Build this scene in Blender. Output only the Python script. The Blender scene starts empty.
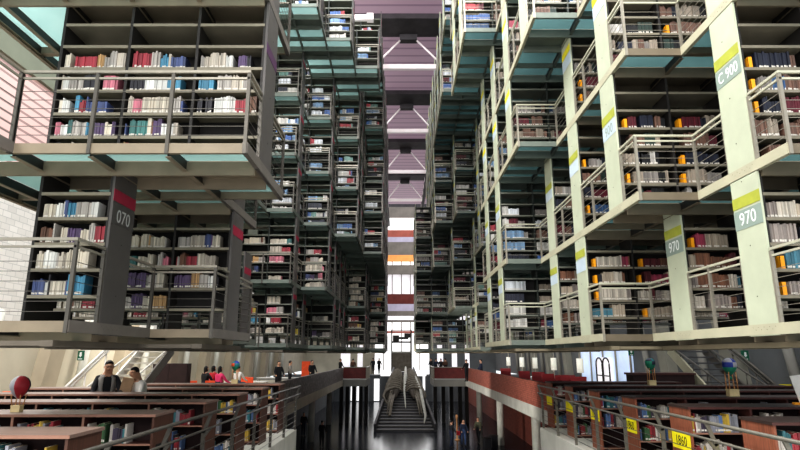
import bpy, bmesh, math, random
from mathutils import Vector, Matrix
random.seed(11)
C = bpy.context.scene.collection
F = 569.0; PITCH = math.radians(12.87); CS, SN = math.cos(PITCH), math.sin(PITCH); CX = 400.7

# ------------------------------------------------------------------ materials
def lin(c):
    return tuple(((v / 255.0) / 12.92 if v / 255.0 <= 0.04045 else (((v / 255.0) + 0.055) / 1.055) ** 2.4) for v in c)
MATS = {}
def mat(name, rgb, rough=0.6, metal=0.0, var=0.12, scale=6.0, bump=0.0, emit=0.0, stretch=(1, 1, 1), streak=False, spec=0.4):
    m = bpy.data.materials.new(name); m.use_nodes = True
    nt = m.node_tree; n = nt.nodes; l = nt.links
    b = n['Principled BSDF']
    col = lin(rgb)
    tc = n.new('ShaderNodeTexCoord'); mp = n.new('ShaderNodeMapping'); mp.inputs['Scale'].default_value = stretch
    no = n.new('ShaderNodeTexNoise'); no.inputs['Scale'].default_value = scale; no.inputs['Detail'].default_value = 4
    cr = n.new('ShaderNodeValToRGB')
    cr.color_ramp.elements[0].position = 0.3; cr.color_ramp.elements[1].position = 0.7
    cr.color_ramp.elements[0].color = (*[max(0, v * (1 - var)) for v in col], 1)
    cr.color_ramp.elements[1].color = (*[min(1, v * (1 + var)) for v in col], 1)
    l.new(tc.outputs['Object'], mp.inputs['Vector']); l.new(mp.outputs['Vector'], no.inputs['Vector'])
    l.new(no.outputs['Fac'], cr.inputs['Fac']); l.new(cr.outputs['Color'], b.inputs['Base Color'])
    b.inputs['Roughness'].default_value = rough; b.inputs['Metallic'].default_value = metal
    b.inputs['Specular IOR Level'].default_value = spec
    if bump:
        bp = n.new('ShaderNodeBump'); bp.inputs['Strength'].default_value = bump; bp.inputs['Distance'].default_value = 0.02
        l.new(no.outputs['Fac'], bp.inputs['Height']); l.new(bp.outputs['Normal'], b.inputs['Normal'])
    if emit:
        l.new(cr.outputs['Color'], b.inputs['Emission Color']); b.inputs['Emission Strength'].default_value = emit
    MATS[name] = m
    return m

def glass_floor(name, rgb, rgb2):
    m = bpy.data.materials.new(name); m.use_nodes = True
    nt = m.node_tree; n = nt.nodes; l = nt.links
    for x in list(n): n.remove(x)
    out = n.new('ShaderNodeOutputMaterial'); d = n.new('ShaderNodeBsdfDiffuse'); t = n.new('ShaderNodeBsdfTranslucent')
    g = n.new('ShaderNodeBsdfGlossy'); g.inputs['Roughness'].default_value = 0.15; g.inputs['Color'].default_value = (0.6, 0.7, 0.7, 1)
    mx = n.new('ShaderNodeMixShader'); mx.inputs['Fac'].default_value = 0.65
    mx2 = n.new('ShaderNodeMixShader'); mx2.inputs['Fac'].default_value = 0.05
    tc = n.new('ShaderNodeTexCoord'); no = n.new('ShaderNodeTexNoise'); no.inputs['Scale'].default_value = 1.3
    cr = n.new('ShaderNodeValToRGB'); cr.color_ramp.elements[0].color = (*lin(rgb), 1); cr.color_ramp.elements[1].color = (*lin(rgb2), 1)
    l.new(tc.outputs['Object'], no.inputs['Vector']); l.new(no.outputs['Fac'], cr.inputs['Fac'])
    l.new(cr.outputs['Color'], d.inputs['Color']); l.new(cr.outputs['Color'], t.inputs['Color'])
    l.new(d.outputs[0], mx.inputs[1]); l.new(t.outputs[0], mx.inputs[2]); l.new(mx.outputs[0], mx2.inputs[1]); l.new(g.outputs[0], mx2.inputs[2])
    l.new(mx2.outputs[0], out.inputs['Surface'])
    MATS[name] = m

def striped(name, a, b_, axis, freq, duty=0.5, emit=0.0, rough=0.5, noise=0.0):
    """stripes of two colours across one object axis"""
    m = bpy.data.materials.new(name); m.use_nodes = True
    nt = m.node_tree; n = nt.nodes; l = nt.links; b = n['Principled BSDF']
    tc = n.new('ShaderNodeTexCoord'); sp = n.new('ShaderNodeSeparateXYZ'); l.new(tc.outputs['Object'], sp.inputs[0])
    mu = n.new('ShaderNodeMath'); mu.operation = 'MULTIPLY'; mu.inputs[1].default_value = freq; l.new(sp.outputs['XYZ'.index(axis)], mu.inputs[0])
    fr = n.new('ShaderNodeMath'); fr.operation = 'FRACT'; l.new(mu.outputs[0], fr.inputs[0])
    gt = n.new('ShaderNodeMath'); gt.operation = 'GREATER_THAN'; gt.inputs[1].default_value = duty; l.new(fr.outputs[0], gt.inputs[0])
    mx = n.new('ShaderNodeMix'); mx.data_type = 'RGBA'
    mx.inputs[6].default_value = (*lin(a), 1); mx.inputs[7].default_value = (*lin(b_), 1); l.new(gt.outputs[0], mx.inputs[0])
    l.new(mx.outputs[2], b.inputs['Base Color']); b.inputs['Roughness'].default_value = rough
    if emit:
        l.new(mx.outputs[2], b.inputs['Emission Color']); b.inputs['Emission Strength'].default_value = emit
    MATS[name] = m

def brick(name, c1, c2, mortar, scale, emit=0.0, rot=(0, 0, 0), rough=0.8, ms=0.02):
    m = bpy.data.materials.new(name); m.use_nodes = True
    nt = m.node_tree; n = nt.nodes; l = nt.links; b = n['Principled BSDF']
    tc = n.new('ShaderNodeTexCoord'); sp = n.new('ShaderNodeSeparateXYZ'); mp = n.new('ShaderNodeCombineXYZ')
    l.new(tc.outputs['Object'], sp.inputs[0]); l.new(sp.outputs[1], mp.inputs[0]); l.new(sp.outputs[2], mp.inputs[1])     # bricks run along the wall
    br = n.new('ShaderNodeTexBrick'); br.inputs['Scale'].default_value = scale
    br.inputs['Color1'].default_value = (*lin(c1), 1); br.inputs['Color2'].default_value = (*lin(c2), 1); br.inputs['Mortar'].default_value = (*lin(mortar), 1)
    br.inputs['Mortar Size'].default_value = ms
    l.new(mp.outputs[0], br.inputs['Vector']); l.new(br.outputs['Color'], b.inputs['Base Color'])
    b.inputs['Roughness'].default_value = rough
    if emit:
        l.new(br.outputs['Color'], b.inputs['Emission Color']); b.inputs['Emission Strength'].default_value = emit
    MATS[name] = m

def book_mat():
    m = bpy.data.materials.new('book_cloth'); m.use_nodes = True
    nt = m.node_tree; n = nt.nodes; l = nt.links; b = n['Principled BSDF']
    a = n.new('ShaderNodeAttribute'); a.attribute_name = 'Col'
    tc = n.new('ShaderNodeTexCoord'); no = n.new('ShaderNodeTexNoise'); no.inputs['Scale'].default_value = 30
    hs = n.new('ShaderNodeHueSaturation'); mr = n.new('ShaderNodeMapRange'); mr.inputs[3].default_value = 0.85; mr.inputs[4].default_value = 1.12
    l.new(tc.outputs['Object'], no.inputs['Vector']); l.new(no.outputs['Fac'], mr.inputs[0]); l.new(mr.outputs[0], hs.inputs['Value'])
    l.new(a.outputs['Color'], hs.inputs['Color']); l.new(hs.outputs['Color'], b.inputs['Base Color'])
    b.inputs['Roughness'].default_value = 0.55
    MATS['book'] = m
book_mat()

mat('pale_paint', (184, 189, 166), 0.45, 0, 0.06, 3, bump=0.02)
mat('pale_paint_warm', (180, 176, 152), 0.5, 0, 0.07, 3)
mat('grey_paint', (112, 106, 100), 0.45, 0.1, 0.10, 4)
mat('dark_frame', (44, 41, 39), 0.5, 0.1, 0.15, 5)
mat('shelf_steel', (128, 121, 106), 0.5, 0.1, 0.10, 4)
mat('deck_beam', (134, 122, 104), 0.5, 0.1, 0.12, 3)
mat('deck_beam_right', (112, 102, 86), 0.5, 0.1, 0.12, 3)
mat('left_panel', (88, 84, 82), 0.45, 0.1, 0.08, 3)  # left end panels darkened: the unlit side is put into the colour
mat('back_dark', (34, 32, 31), 0.8, 0, 0.15, 4)
mat('under_left', (104, 96, 86), 0.6, 0.1, 0.12, 3)
mat('under_right', (128, 118, 98), 0.6, 0.1, 0.12, 3)
mat('rail_steel', (150, 144, 132), 0.35, 0.4, 0.08, 8)
mat('rail_mid', (122, 118, 108), 0.35, 0.4, 0.08, 8)
mat('rail_dark', (92, 88, 82), 0.35, 0.4, 0.08, 8)
mat('rail_pale', (184, 182, 162), 0.35, 0.1, 0.06, 8)  # right rails lightened: the sun on them is put into the colour
mat('frame_far', (50, 54, 50), 0.5, 0.1, 0.15, 5)  # far steel tinted green, standing in for teal light off the glass
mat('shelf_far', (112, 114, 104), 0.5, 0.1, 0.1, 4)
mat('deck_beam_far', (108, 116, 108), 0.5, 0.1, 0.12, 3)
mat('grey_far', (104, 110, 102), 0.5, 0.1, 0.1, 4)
mat('bolt', (70, 66, 58), 0.4, 0.5, 0.1, 20)
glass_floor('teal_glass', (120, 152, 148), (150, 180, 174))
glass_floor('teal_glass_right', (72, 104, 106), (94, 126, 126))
mat('olive_stripe', (168, 172, 70), 0.5)
mat('yellow_stripe', (222, 212, 30), 0.5)
mat('red_stripe', (150, 34, 62), 0.5)
mat('purple_stripe', (82, 48, 84), 0.5)
mat('sign_grey', (142, 156, 146), 0.5, var=0.05)
mat('sign_blue', (190, 204, 214), 0.5, var=0.05)
mat('white_ink', (240, 242, 240), 0.5, var=0.02)
mat('pale_ink', (178, 178, 176), 0.5, var=0.02)
mat('black_ink', (18, 18, 16), 0.6, var=0.02)
mat('orange_plastic', (240, 160, 30), 0.4, var=0.05)
mat('low_wood', (74, 44, 40), 0.45, 0, 0.22, 5, stretch=(1, 8, 8))
mat('low_edge', (150, 112, 96), 0.5, 0, 0.12, 5)
mat('low_top_left', (128, 106, 96), 0.4, 0, 0.12, 4, stretch=(1, 6, 6))  # lit tan of the left tops, light put into the colour
mat('low_top_right', (58, 46, 42), 0.4, 0, 0.15, 4)
mat('low_end_orange', (132, 80, 60), 0.5, 0, 0.32, 5, stretch=(8, 8, 0.6))
mat('low_end_brown', (84, 56, 46), 0.5, 0, 0.2, 5, stretch=(8, 8, 0.6))
mat('low_inside', (46, 28, 28), 0.7, 0, 0.2, 4)
mat('yellow_card', (238, 224, 30), 0.6, var=0.03)
mat('concrete_warm', (186, 178, 160), 0.8, 0, 0.10, 0.7, bump=0.1)
mat('concrete_pale', (196, 194, 184), 0.8, 0, 0.12, 1.4, bump=0.15)
mat('concrete_grey', (122, 120, 114), 0.8, 0, 0.10, 0.8, bump=0.1)
mat('concrete_green', (120, 124, 108), 0.8, 0, 0.12, 0.7, bump=0.1)
mat('concrete_dark', (92, 94, 96), 0.8, 0, 0.12, 0.6, bump=0.1)
mat('pilaster_warm', (166, 154, 134), 0.8, 0, 0.1, 1)
mat('pilaster_grey', (120, 118, 108), 0.8, 0, 0.1, 1)
mat('mezz_floor', (84, 80, 78), 0.7, 0, 0.12, 1)
mat('dark_floor', (36, 38, 44), 0.17, 0, 0.25, 0.35, spec=0.05)
mat('textured_parapet', (122, 116, 112), 0.6, 0, 0.6, 9)
brick('brick_parapet', (176, 100, 82), (148, 80, 64), (104, 62, 52), 3.0, rot=(math.pi / 2, 0, math.pi / 2))
brick('brick_wall', (140, 74, 58), (116, 58, 48), (88, 52, 44), 2.0, rot=(math.pi / 2, 0, math.pi / 2))
brick('white_block_glow', (196, 192, 186), (182, 178, 172), (158, 156, 152), 1.2, rot=(math.pi / 2, 0, math.pi / 2), emit=0.26, ms=0.012)  # glow added to the blocks so the wall looks daylit
striped('louver_glow', (200, 166, 160), (140, 112, 108), 'Z', 3.2, 0.72, emit=0.34)
striped('ceiling_deck_glow', (172, 146, 162), (140, 116, 134), 'Y', 1.25, 0.8, rough=0.6, emit=0.36)  # ceiling given a glow of its own to brighten it
mat('roof_beam_dark', (74, 70, 74), 0.7, 0, 0.2, 2)
mat('white_bar', (232, 222, 222), 0.5, 0, 0.04, 3, emit=0.25)  # plain steel bars, a slight glow added to lift them
mat('daylight', (250, 250, 250), 0.5, 0, 0.04, 0.6, emit=1.1)
mat('daylight_soft', (226, 222, 226), 0.5, 0, 0.12, 1.2, emit=0.8)
mat('daylight_blue', (186, 204, 232), 0.3, 0, 0.12, 0.8, emit=0.5)
mat('band_red', (166, 92, 80), 0.7, 0, 0.15, 1.2, emit=0.25)  # gallery bands glow a little, standing in for light on them
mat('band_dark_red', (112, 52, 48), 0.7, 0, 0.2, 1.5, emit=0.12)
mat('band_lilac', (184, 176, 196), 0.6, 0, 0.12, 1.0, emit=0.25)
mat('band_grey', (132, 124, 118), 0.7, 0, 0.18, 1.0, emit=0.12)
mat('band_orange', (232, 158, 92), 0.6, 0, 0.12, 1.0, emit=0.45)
mat('balustrade_red', (98, 40, 38), 0.5, 0, 0.2, 3)
mat('stair_stone', (74, 72, 74), 0.6, 0, 0.2, 2, bump=0.1)
mat('bone_grey', (118, 110, 98), 0.7, 0, 0.3, 2.5)
mat('bone_dark', (96, 88, 80), 0.8, 0, 0.3, 3)
mat('stair_steel', (206, 202, 194), 0.4, 0.2, 0.05, 3)
mat('stair_dark', (86, 82, 76), 0.5, 0.2, 0.1, 3)
mat('tread', (170, 164, 152), 0.6, 0, 0.1, 3)
mat('tread_dark', (70, 70, 72), 0.6, 0, 0.1, 3)
mat('exit_green', (20, 84, 62), 0.5, 0, 0.05, 2, emit=0.15)
mat('lamp_white', (226, 224, 212), 0.6, 0, 0.04, 3, emit=0.3)
mat('chair_red', (116, 26, 30), 0.6)
mat('chair_orange', (226, 84, 40), 0.6)
mat('table_white', (222, 220, 214), 0.4)
mat('skin', (196, 150, 124), 0.6, var=0.05)
mat('hair_black', (22, 18, 18), 0.6)
mat('cloth_black', (30, 30, 34), 0.8)
mat('cloth_grey', (138, 134, 130), 0.85)
mat('cloth_white', (226, 222, 216), 0.85)
mat('cloth_red', (170, 32, 44), 0.8)
mat('cloth_pink', (214, 60, 110), 0.8)
mat('cloth_navy', (34, 42, 62), 0.8)
mat('cloth_denim', (58, 74, 106), 0.85)
mat('cloth_olive', (84, 84, 66), 0.85)
mat('cloth_brown', (96, 68, 54), 0.85)
mat('shoe_dark', (26, 24, 24), 0.5)
mat('balloon_red', (168, 44, 56), 0.5); mat('balloon_grey', (170, 168, 176), 0.5); mat('balloon_dark', (52, 54, 72), 0.5)
mat('balloon_blue', (50, 66, 150), 0.5); mat('balloon_green', (46, 142, 112), 0.5); mat('balloon_teal', (44, 116, 124), 0.5)
mat('basket_cream', (214, 194, 150), 0.8); mat('cord_tan', (190, 140, 96), 0.8)
mat('cardboard', (150, 122, 96), 0.8)
M = MATS

# ------------------------------------------------------------------ mesh helpers
BOXF = ((0, 3, 2, 1), (4, 5, 6, 7), (0, 1, 5, 4), (1, 2, 6, 5), (2, 3, 7, 6), (3, 0, 4, 7))
class MB:
    def __init__(s): s.v = []; s.f = []; s.mi = []; s.mats = []; s.smooth = set()
    def slot(s, m):
        if m not in s.mats: s.mats.append(m)
        return s.mats.index(m)
    def box(s, x0, x1, y0, y1, z0, z1, m):
        if z0 == z1: return s.poly([(min(x0, x1), y0, z0), (max(x0, x1), y0, z0), (max(x0, x1), y1, z0), (min(x0, x1), y1, z0)], m)
        if x0 > x1: x0, x1 = x1, x0
        if y0 > y1: y0, y1 = y1, y0
        if z0 > z1: z0, z1 = z1, z0
        b = len(s.v)
        s.v += [(x0, y0, z0), (x1, y0, z0), (x1, y1, z0), (x0, y1, z0), (x0, y0, z1), (x1, y0, z1), (x1, y1, z1), (x0, y1, z1)]
        k = s.slot(m)
        for f in BOXF: s.f.append(tuple(b + i for i in f)); s.mi.append(k)
        return s
    def bar(s, p, q, w, h, m, up=(0, 0, 1)):
        p = Vector(p); q = Vector(q); d = (q - p).normalized(); u = Vector(up)
        if abs(d.dot(u)) > 0.98: u = Vector((0, 1, 0))
        a = d.cross(u).normalized() * w / 2; c = a.cross(d).normalized() * h / 2
        b = len(s.v)
        for e in (p, q):
            for sa, sc in ((-1, -1), (1, -1), (1, 1), (-1, 1)): s.v.append(tuple(e + a * sa + c * sc))
        k = s.slot(m)
        for f in ((0, 1, 2, 3), (7, 6, 5, 4), (0, 4, 5, 1), (1, 5, 6, 2), (2, 6, 7, 3), (3, 7, 4, 0)):
            s.f.append(tuple(b + i for i in f)); s.mi.append(k)
        return s
    def tube(s, pts, r, m, n=8):
        k = s.slot(m); pts = [Vector(p) for p in pts]; rs = r if isinstance(r, (list, tuple)) else [r] * len(pts)
        b = len(s.v)
        for i, p in enumerate(pts):
            d = (pts[min(i + 1, len(pts) - 1)] - pts[max(i - 1, 0)]).normalized()
            u = Vector((0, 0, 1)) if abs(d.z) < 0.95 else Vector((0, 1, 0))
            a = d.cross(u).normalized(); c = a.cross(d).normalized()
            for j in range(n):
                t = 2 * math.pi * j / n; s.v.append(tuple(p + (a * math.cos(t) + c * math.sin(t)) * rs[i]))
        for i in range(len(pts) - 1):
            for j in range(n):
                s.f.append((b + i * n + j, b + i * n + (j + 1) % n, b + (i + 1) * n + (j + 1) % n, b + (i + 1) * n + j)); s.mi.append(k); s.smooth.add(len(s.f) - 1)
        s.f.append(tuple(b + j for j in range(n))[::-1]); s.mi.append(k)
        s.f.append(tuple(b + (len(pts) - 1) * n + j for j in range(n))); s.mi.append(k)
        return s
    def lathe(s, prof, m, n=16, c=(0, 0, 0), mats=None):
        b = len(s.v); k = s.slot(m)
        for r, z in prof:
            for j in range(n):
                t = 2 * math.pi * j / n; s.v.append((c[0] + r * math.cos(t), c[1] + r * math.sin(t), c[2] + z))
        for i in range(len(prof) - 1):
            for j in range(n):
                kk = k if mats is None else s.slot(mats(i, j))
                s.f.append((b + i * n + j, b + i * n + (j + 1) % n, b + (i + 1) * n + (j + 1) % n, b + (i + 1) * n + j)); s.mi.append(kk); s.smooth.add(len(s.f) - 1)
        return s
    def poly(s, pts, m):
        b = len(s.v); s.v += [tuple(p) for p in pts]; s.f.append(tuple(range(b, b + len(pts)))); s.mi.append(s.slot(m)); return s
    def mesh(s, name):
        me = bpy.data.meshes.new(name); me.from_pydata(s.v, [], s.f)
        for m in s.mats: me.materials.append(M[m])
        for i, p in enumerate(me.polygons):
            p.material_index = s.mi[i]
            if i in s.smooth: p.use_smooth = True
        me.update(); return me
    def build(s, name, parent=None, loc=(0, 0, 0), bevel=0.0):
        o = bpy.data.objects.new(name, s.mesh(name)); C.objects.link(o); o.location = loc
        if parent is not None: o.parent = parent
        if bevel:
            md = o.modifiers.new('bevel', 'BEVEL'); md.width = bevel; md.segments = 2; md.limit_method = 'ANGLE'
        return o
def tag(o, label, cat, group=None, kind=None):
    o['label'] = label; o['category'] = cat
    if group: o['group'] = group
    if kind: o['kind'] = kind
    return o
def struct(o, label=None):
    o['kind'] = 'structure'
    if label: o['label'] = label
    return o
def empty(name, label, cat, loc=(0, 0, 0), rz=0.0, group=None):
    o = bpy.data.objects.new(name, None); C.objects.link(o); o.location = loc; o.rotation_euler = (0, 0, rz)
    o.empty_display_size = 0.2
    return tag(o, label, cat, group)
def text_obj(name, body, size, m, parent, loc, rot, sx=1.0):
    cu = bpy.data.curves.new('txt', 'FONT'); cu.body = body; cu.size = size; cu.align_x = 'CENTER'; cu.align_y = 'CENTER'; cu.extrude = 0.001; cu.resolution_u = 3
    t = bpy.data.objects.new('txt', cu); C.objects.link(t)
    bpy.context.view_layer.update()
    me = bpy.data.meshes.new_from_object(t.evaluated_get(bpy.context.evaluated_depsgraph_get()))
    bpy.data.objects.remove(t)
    me.materials.clear(); me.materials.append(M[m])
    o = bpy.data.objects.new(name, me); C.objects.link(o); o.parent = parent; o.location = loc; o.rotation_euler = rot; o.scale = (sx, 1, 1)
    return o
class Kit:
    """collects shapes under part names, then links them as separate children or as one mesh"""
    def __init__(s): s.parts = []
    def part(s, name, uniq=True):
        if not uniq:
            for n, mb in s.parts:
                if n == name: return mb
        mb = MB(); s.parts.append((name, mb)); return mb
    def link_parts(s, root, bevel=0):
        return [mb.build(n, root, bevel=bevel) for n, mb in s.parts if mb.v]
    def merged(s, name):
        t = MB()
        for n, mb in s.parts:
            b = len(t.v); t.v += mb.v
            for f, i in zip(mb.f, mb.mi): t.f.append(tuple(b + j for j in f)); t.mi.append(t.slot(mb.mats[i]))
        return t.mesh(name)
ORD = ['zeroth', 'first', 'second', 'third', 'fourth', 'fifth', 'sixth', 'seventh', 'eighth', 'ninth', 'tenth', 'eleventh', 'twelfth', 'thirteenth', 'fourteenth', 'fifteenth', 'sixteenth', 'seventeenth', 'eighteenth', 'nineteenth', 'twentieth'] + ['%dth' % i for i in range(21, 60)]
def nth(i): return ORD[i]
def at(px, py, d):
    """point that sits at pixel px,py of the photograph at depth d along the view axis"""
    r = (px - CX) / F * d; v = (225 - py) / F * d
    return Vector((r, d * CS - v * SN, d * SN + v * CS))

# ------------------------------------------------------------------ grid of the hanging stacks
U = 0.9; D = 0.56; PY = 2.03; Y0 = 6.84; FO = 0.63
LZ = [0, 0.36, 2.39, 4.78, 6.76, 8.95, 11.1, 13.25, 15.3]
NR = 16
INNER = {
 -1: {1: [4, 3, 4, 4, 6, 6, 4, 4, 3, 3, 3, 2, 2, 1, 1, 1],
      2: [2, 3, 5, 5, 6, 6, 4, 3, 3, 3, 3, 2, 2, 1, 1, 1],
      3: [2, 3, 5, 5, 5, 5, 4, 3, 2, 2, 1, 1, 1, 1, 1, 1],
      4: [3, 4, 5, 5, 5, 5, 4, 3, 2, 2, 1, 1, 1, 1, 1, 1],
      5: [4, 4, 5, 5, 5, 5, 4, 3, 2, 2, 2, 1, 1, 1, 1, 1],
      6: [9, 9, 9, 9, 4, 3, 2, 1, 2, 2, 1, 1, 1, 1, 1, 1],
      7: [9, 9, 9, 9, 9, 9, 9, 9, 1, 1, 1, 1, 1, 1, 1, 1]},
 1: {1: [5, 5, 4, 4, 3, 3, 5, 5, 5, 5, 4, 4, 4, 2, 1, 1],
     2: [5, 4, 4, 4, 3, 3, 5, 5, 5, 5, 4, 3, 3, 1, 1, 1],
     3: [5, 4, 4, 3, 3, 3, 5, 5, 5, 4, 4, 3, 2, 1, 1, 1],
     4: [5, 4, 3, 3, 3, 3, 5, 5, 5, 4, 3, 2, 2, 1, 1, 1],
     5: [9, 4, 3, 3, 2, 2, 4, 4, 4, 4, 3, 2, 2, 2, 2, 2],
     6: [9, 9, 9, 9, 2, 2, 4, 3, 2, 2, 2, 2, 2, 2, 2, 2],
     7: [9, 9, 9, 9, 9, 9, 9, 2, 2, 2, 2, 2, 2, 2, 2, 2]},
}
def outer(side, L, k, n):
    if side < 0 and k == 0: return 5
    return min(n + 3, 7)
def Yn(k): return Y0 + PY * k
SIDE = {-1: 'left', 1: 'right'}
LEVEL = {1: 'lowest', 2: 'second', 3: 'third', 4: 'fourth', 5: 'fifth', 6: 'sixth', 7: 'seventh'}
SKIP = set()      # rows wholly hidden behind others
for kind_, rows_ in (('bookcase', [(-1, 2, 2), (-1, 2, 4), (-1, 3, 1), (-1, 3, 2), (-1, 3, 3), (-1, 4, 0), (-1, 4, 1), (-1, 4, 2), (-1, 4, 3), (-1, 5, 0), (-1, 5, 1), (-1, 5, 2), (-1, 5, 3), (-1, 6, 4), (1, 2, 6), (1, 2, 7), (1, 3, 6), (1, 3, 7), (1, 4, 0), (1, 4, 1), (1, 4, 6), (1, 4, 7), (1, 5, 1), (1, 5, 2), (1, 5, 6), (1, 5, 7), (1, 6, 4), (1, 6, 6), (1, 6, 7)]), ('platform', [(-1, 2, 4), (-1, 2, 5), (-1, 3, 3), (-1, 4, 0), (-1, 4, 1), (-1, 4, 2), (-1, 4, 3), (-1, 5, 0), (-1, 5, 1), (-1, 5, 2), (-1, 5, 3), (1, 2, 6), (1, 2, 7), (1, 2, 8), (1, 3, 6), (1, 3, 7), (1, 3, 8), (1, 4, 0), (1, 4, 6), (1, 4, 7), (1, 4, 8), (1, 5, 1), (1, 5, 2), (1, 5, 6), (1, 5, 15), (1, 6, 6)]), ('railing', [(-1, 3, 2), (-1, 4, 0), (-1, 4, 1), (-1, 4, 2), (-1, 5, 0), (-1, 5, 1), (-1, 5, 2), (1, 2, 6), (1, 2, 7), (1, 2, 15), (1, 3, 6), (1, 4, 0), (1, 4, 6), (1, 4, 7), (1, 5, 1), (1, 5, 6), (1, 6, 6)])):
    for a_, b_, c_ in rows_: SKIP.add('%s %d %d %d' % (kind_, a_, b_, c_))
cache = {}

def shelf_zs(L):
    h = LZ[L + 1] - LZ[L]
    return [0.32 * i for i in range(int((h - 0.16) / 0.32) + 1)]

SIGNS = {(-1, 1, 0): ('red_stripe', '070', 'left_panel', 'pale_ink'), (1, 1, 0): ('olive_stripe', '970', 'sign_grey', 'white_ink'),
         (1, 1, 1): ('olive_stripe', '970', 'sign_grey', 'white_ink'), (1, 2, 0): ('olive_stripe', 'C 900', 'sign_grey', 'white_ink'),
         (1, 2, 1): ('olive_stripe', '900', 'sign_blue', 'sign_grey')}

def bookcase_kit(side, L, k, n, o_, near):
    fr = 'dark_frame' if near else 'frame_far'; sh_m = 'shelf_steel' if near else 'shelf_far'
    s = side; K = Kit(); h = LZ[L + 1] - LZ[L] - 0.16; zs = shelf_zs(L)
    for b in range(n, o_ + 1):                      # uprights
        x = s * (b - n) * U + (0.022 * s if b == n else 0)
        w = 0.018
        K.part('side_panel', near).box(x - w, x + w, 0, D, 0.0, h, fr)
    rnd = random.Random(side * 1000 + L * 100 + k)
    for b in range(n, o_):
        xa = s * (b - n) * U + s * 0.02; xb = s * (b + 1 - n) * U - s * 0.02
        for i, z in enumerate(zs):
            mb = K.part('shelf', near)
            mb.box(xa, xb, 0.0, D, z, z + 0.018, sh_m)
            mb.box(xa, xb, -0.006, 0.012, z - 0.018, z + 0.022, sh_m)
            if i == len(zs) - 1 and (b + k) % 2 == 0: mb.bar(((xa * 0.7 + xb * 0.3), 0.1, z + 0.05), ((xa * 0.45 + xb * 0.55), 0.4, z + 0.05), 0.04, 0.012, 'shelf_steel')
        if L == 1: lo, hi = zs[1], zs[-1] + 0.04
        else: lo, hi = zs[0], zs[-2]
        K.part('dark_divider', near).box(xa, xb, D / 2 - 0.006, D / 2 + 0.006, lo, hi, 'back_dark')  # dark sheet added in the open stack shelves, imitates the shade inside
    pm = 'left_panel' if s < 0 else 'pale_paint'
    p = K.part('end_panel', near)
    p.box(-0.026 * s, 0.004 * s, -0.01, D + 0.01, -0.13 if near else -0.02, h + 0.1, pm)
    if near:
        for i in range(7): p.lathe([(0.011, 0), (0.0, 0.004)], 'bolt', 6, (-0.026 * s, 0, 0)) if False else None
        for i in range(9): p.box(-0.03 * s, -0.026 * s, 0.04 + i * 0.055, 0.05 + i * 0.055, -0.03 - 0.03 * (i % 2), -0.02 - 0.03 * (i % 2), 'bolt')
        for z in (0.35, 1.0, 1.85): p.box(-0.029 * s, -0.026 * s, D * 0.55, D * 0.55 + 0.014, z, z + 0.014, 'bolt')
    if not near and h > 1.8:
        st = 'red_stripe' if s < 0 else 'olive_stripe' if L <= 2 else 'yellow_stripe'
        p.box(-0.03 * s, -0.026 * s, -0.01, D + 0.01, 1.47, 1.62, st)
        if s > 0: p.box(-0.03 * s, -0.026 * s, -0.01, D + 0.01, 1.24, 1.46, 'sign_blue')
    return K

def deck_kit(side, L, k, n, o_, nn, np_, near, ob=None):
    """platform of row k: from its front edge to the next row's front edge; ob is where the bookcase on it stops"""
    s = side; K = Kit(); W = (o_ - n) * U * s; ob = o_ if ob is None else ob; WB = (ob - n) * U * s
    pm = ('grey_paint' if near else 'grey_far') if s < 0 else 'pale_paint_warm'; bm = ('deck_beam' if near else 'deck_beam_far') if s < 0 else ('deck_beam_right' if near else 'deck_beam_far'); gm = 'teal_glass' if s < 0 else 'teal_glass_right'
    K.part('edge_beam', near).box(-0.03 * s, 0.03 * s, -FO, PY - FO, -0.12, 0.012, pm)
    K.part('cross_beam', near).box(0.031 * s, W, -FO, -FO + 0.05, -0.12, 0.0, bm)
    K.part('cross_beam', near).box(0.031 * s, W, -0.04, 0.0, -0.2, -0.02, bm)
    if abs(WB) > 0.1: K.part('cross_beam', near).box(0.031 * s, WB, D, D + 0.04, -0.2, -0.02, bm)
    if nn != n: K.part('cross_beam', near).box(0.031 * s, W, PY - FO - 0.06, PY - FO - 0.01, -0.12, 0.0, bm)
    if abs(WB) > 0.1: K.part('base_plate', near).box(0.031 * s, WB, 0.003, D - 0.003, -0.05, -0.004, bm)
    br = [b * U for b in range(0, int(o_ - n + 1e-6) + 1)]
    if abs(br[-1] - (o_ - n) * U) > 0.05: br.append((o_ - n) * U)
    for x in br[1:]:
        x *= s
        K.part('joist', near).box(x - 0.012, x + 0.012, -FO + 0.051, PY - FO - 0.061, -0.139, -0.013, 'dark_frame').box(x - 0.032, x + 0.032, -FO + 0.052, PY - FO - 0.062, -0.152, -0.14, bm)
    for a, c in zip(br, br[1:]):
        xa = s * (a + 0.014); xb = s * (c - 0.014)
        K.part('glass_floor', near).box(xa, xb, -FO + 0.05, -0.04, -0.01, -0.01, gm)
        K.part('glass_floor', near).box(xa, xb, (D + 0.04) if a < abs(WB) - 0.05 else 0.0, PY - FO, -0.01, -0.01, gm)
    if ob != o_: K.part('edge_beam', near).box(W, W + 0.06 * s, -FO, PY - FO, -0.18, 0.012, 'deck_beam')
    if L == 1:
        um = 'under_left' if s < 0 else 'under_right'
        K.part('under_beam', near).box(0.12 * s, 0.26 * s, -FO, PY - FO - 0.002, -0.27, -0.205, um)
        K.part('under_beam', near).box(0.27 * s, W, -FO + 0.02, -FO + 0.14, -0.262, -0.21, um)
        K.part('under_beam', near).box(0.27 * s, W, D, D + 0.12, -0.262, -0.21, um)
    return K

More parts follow.
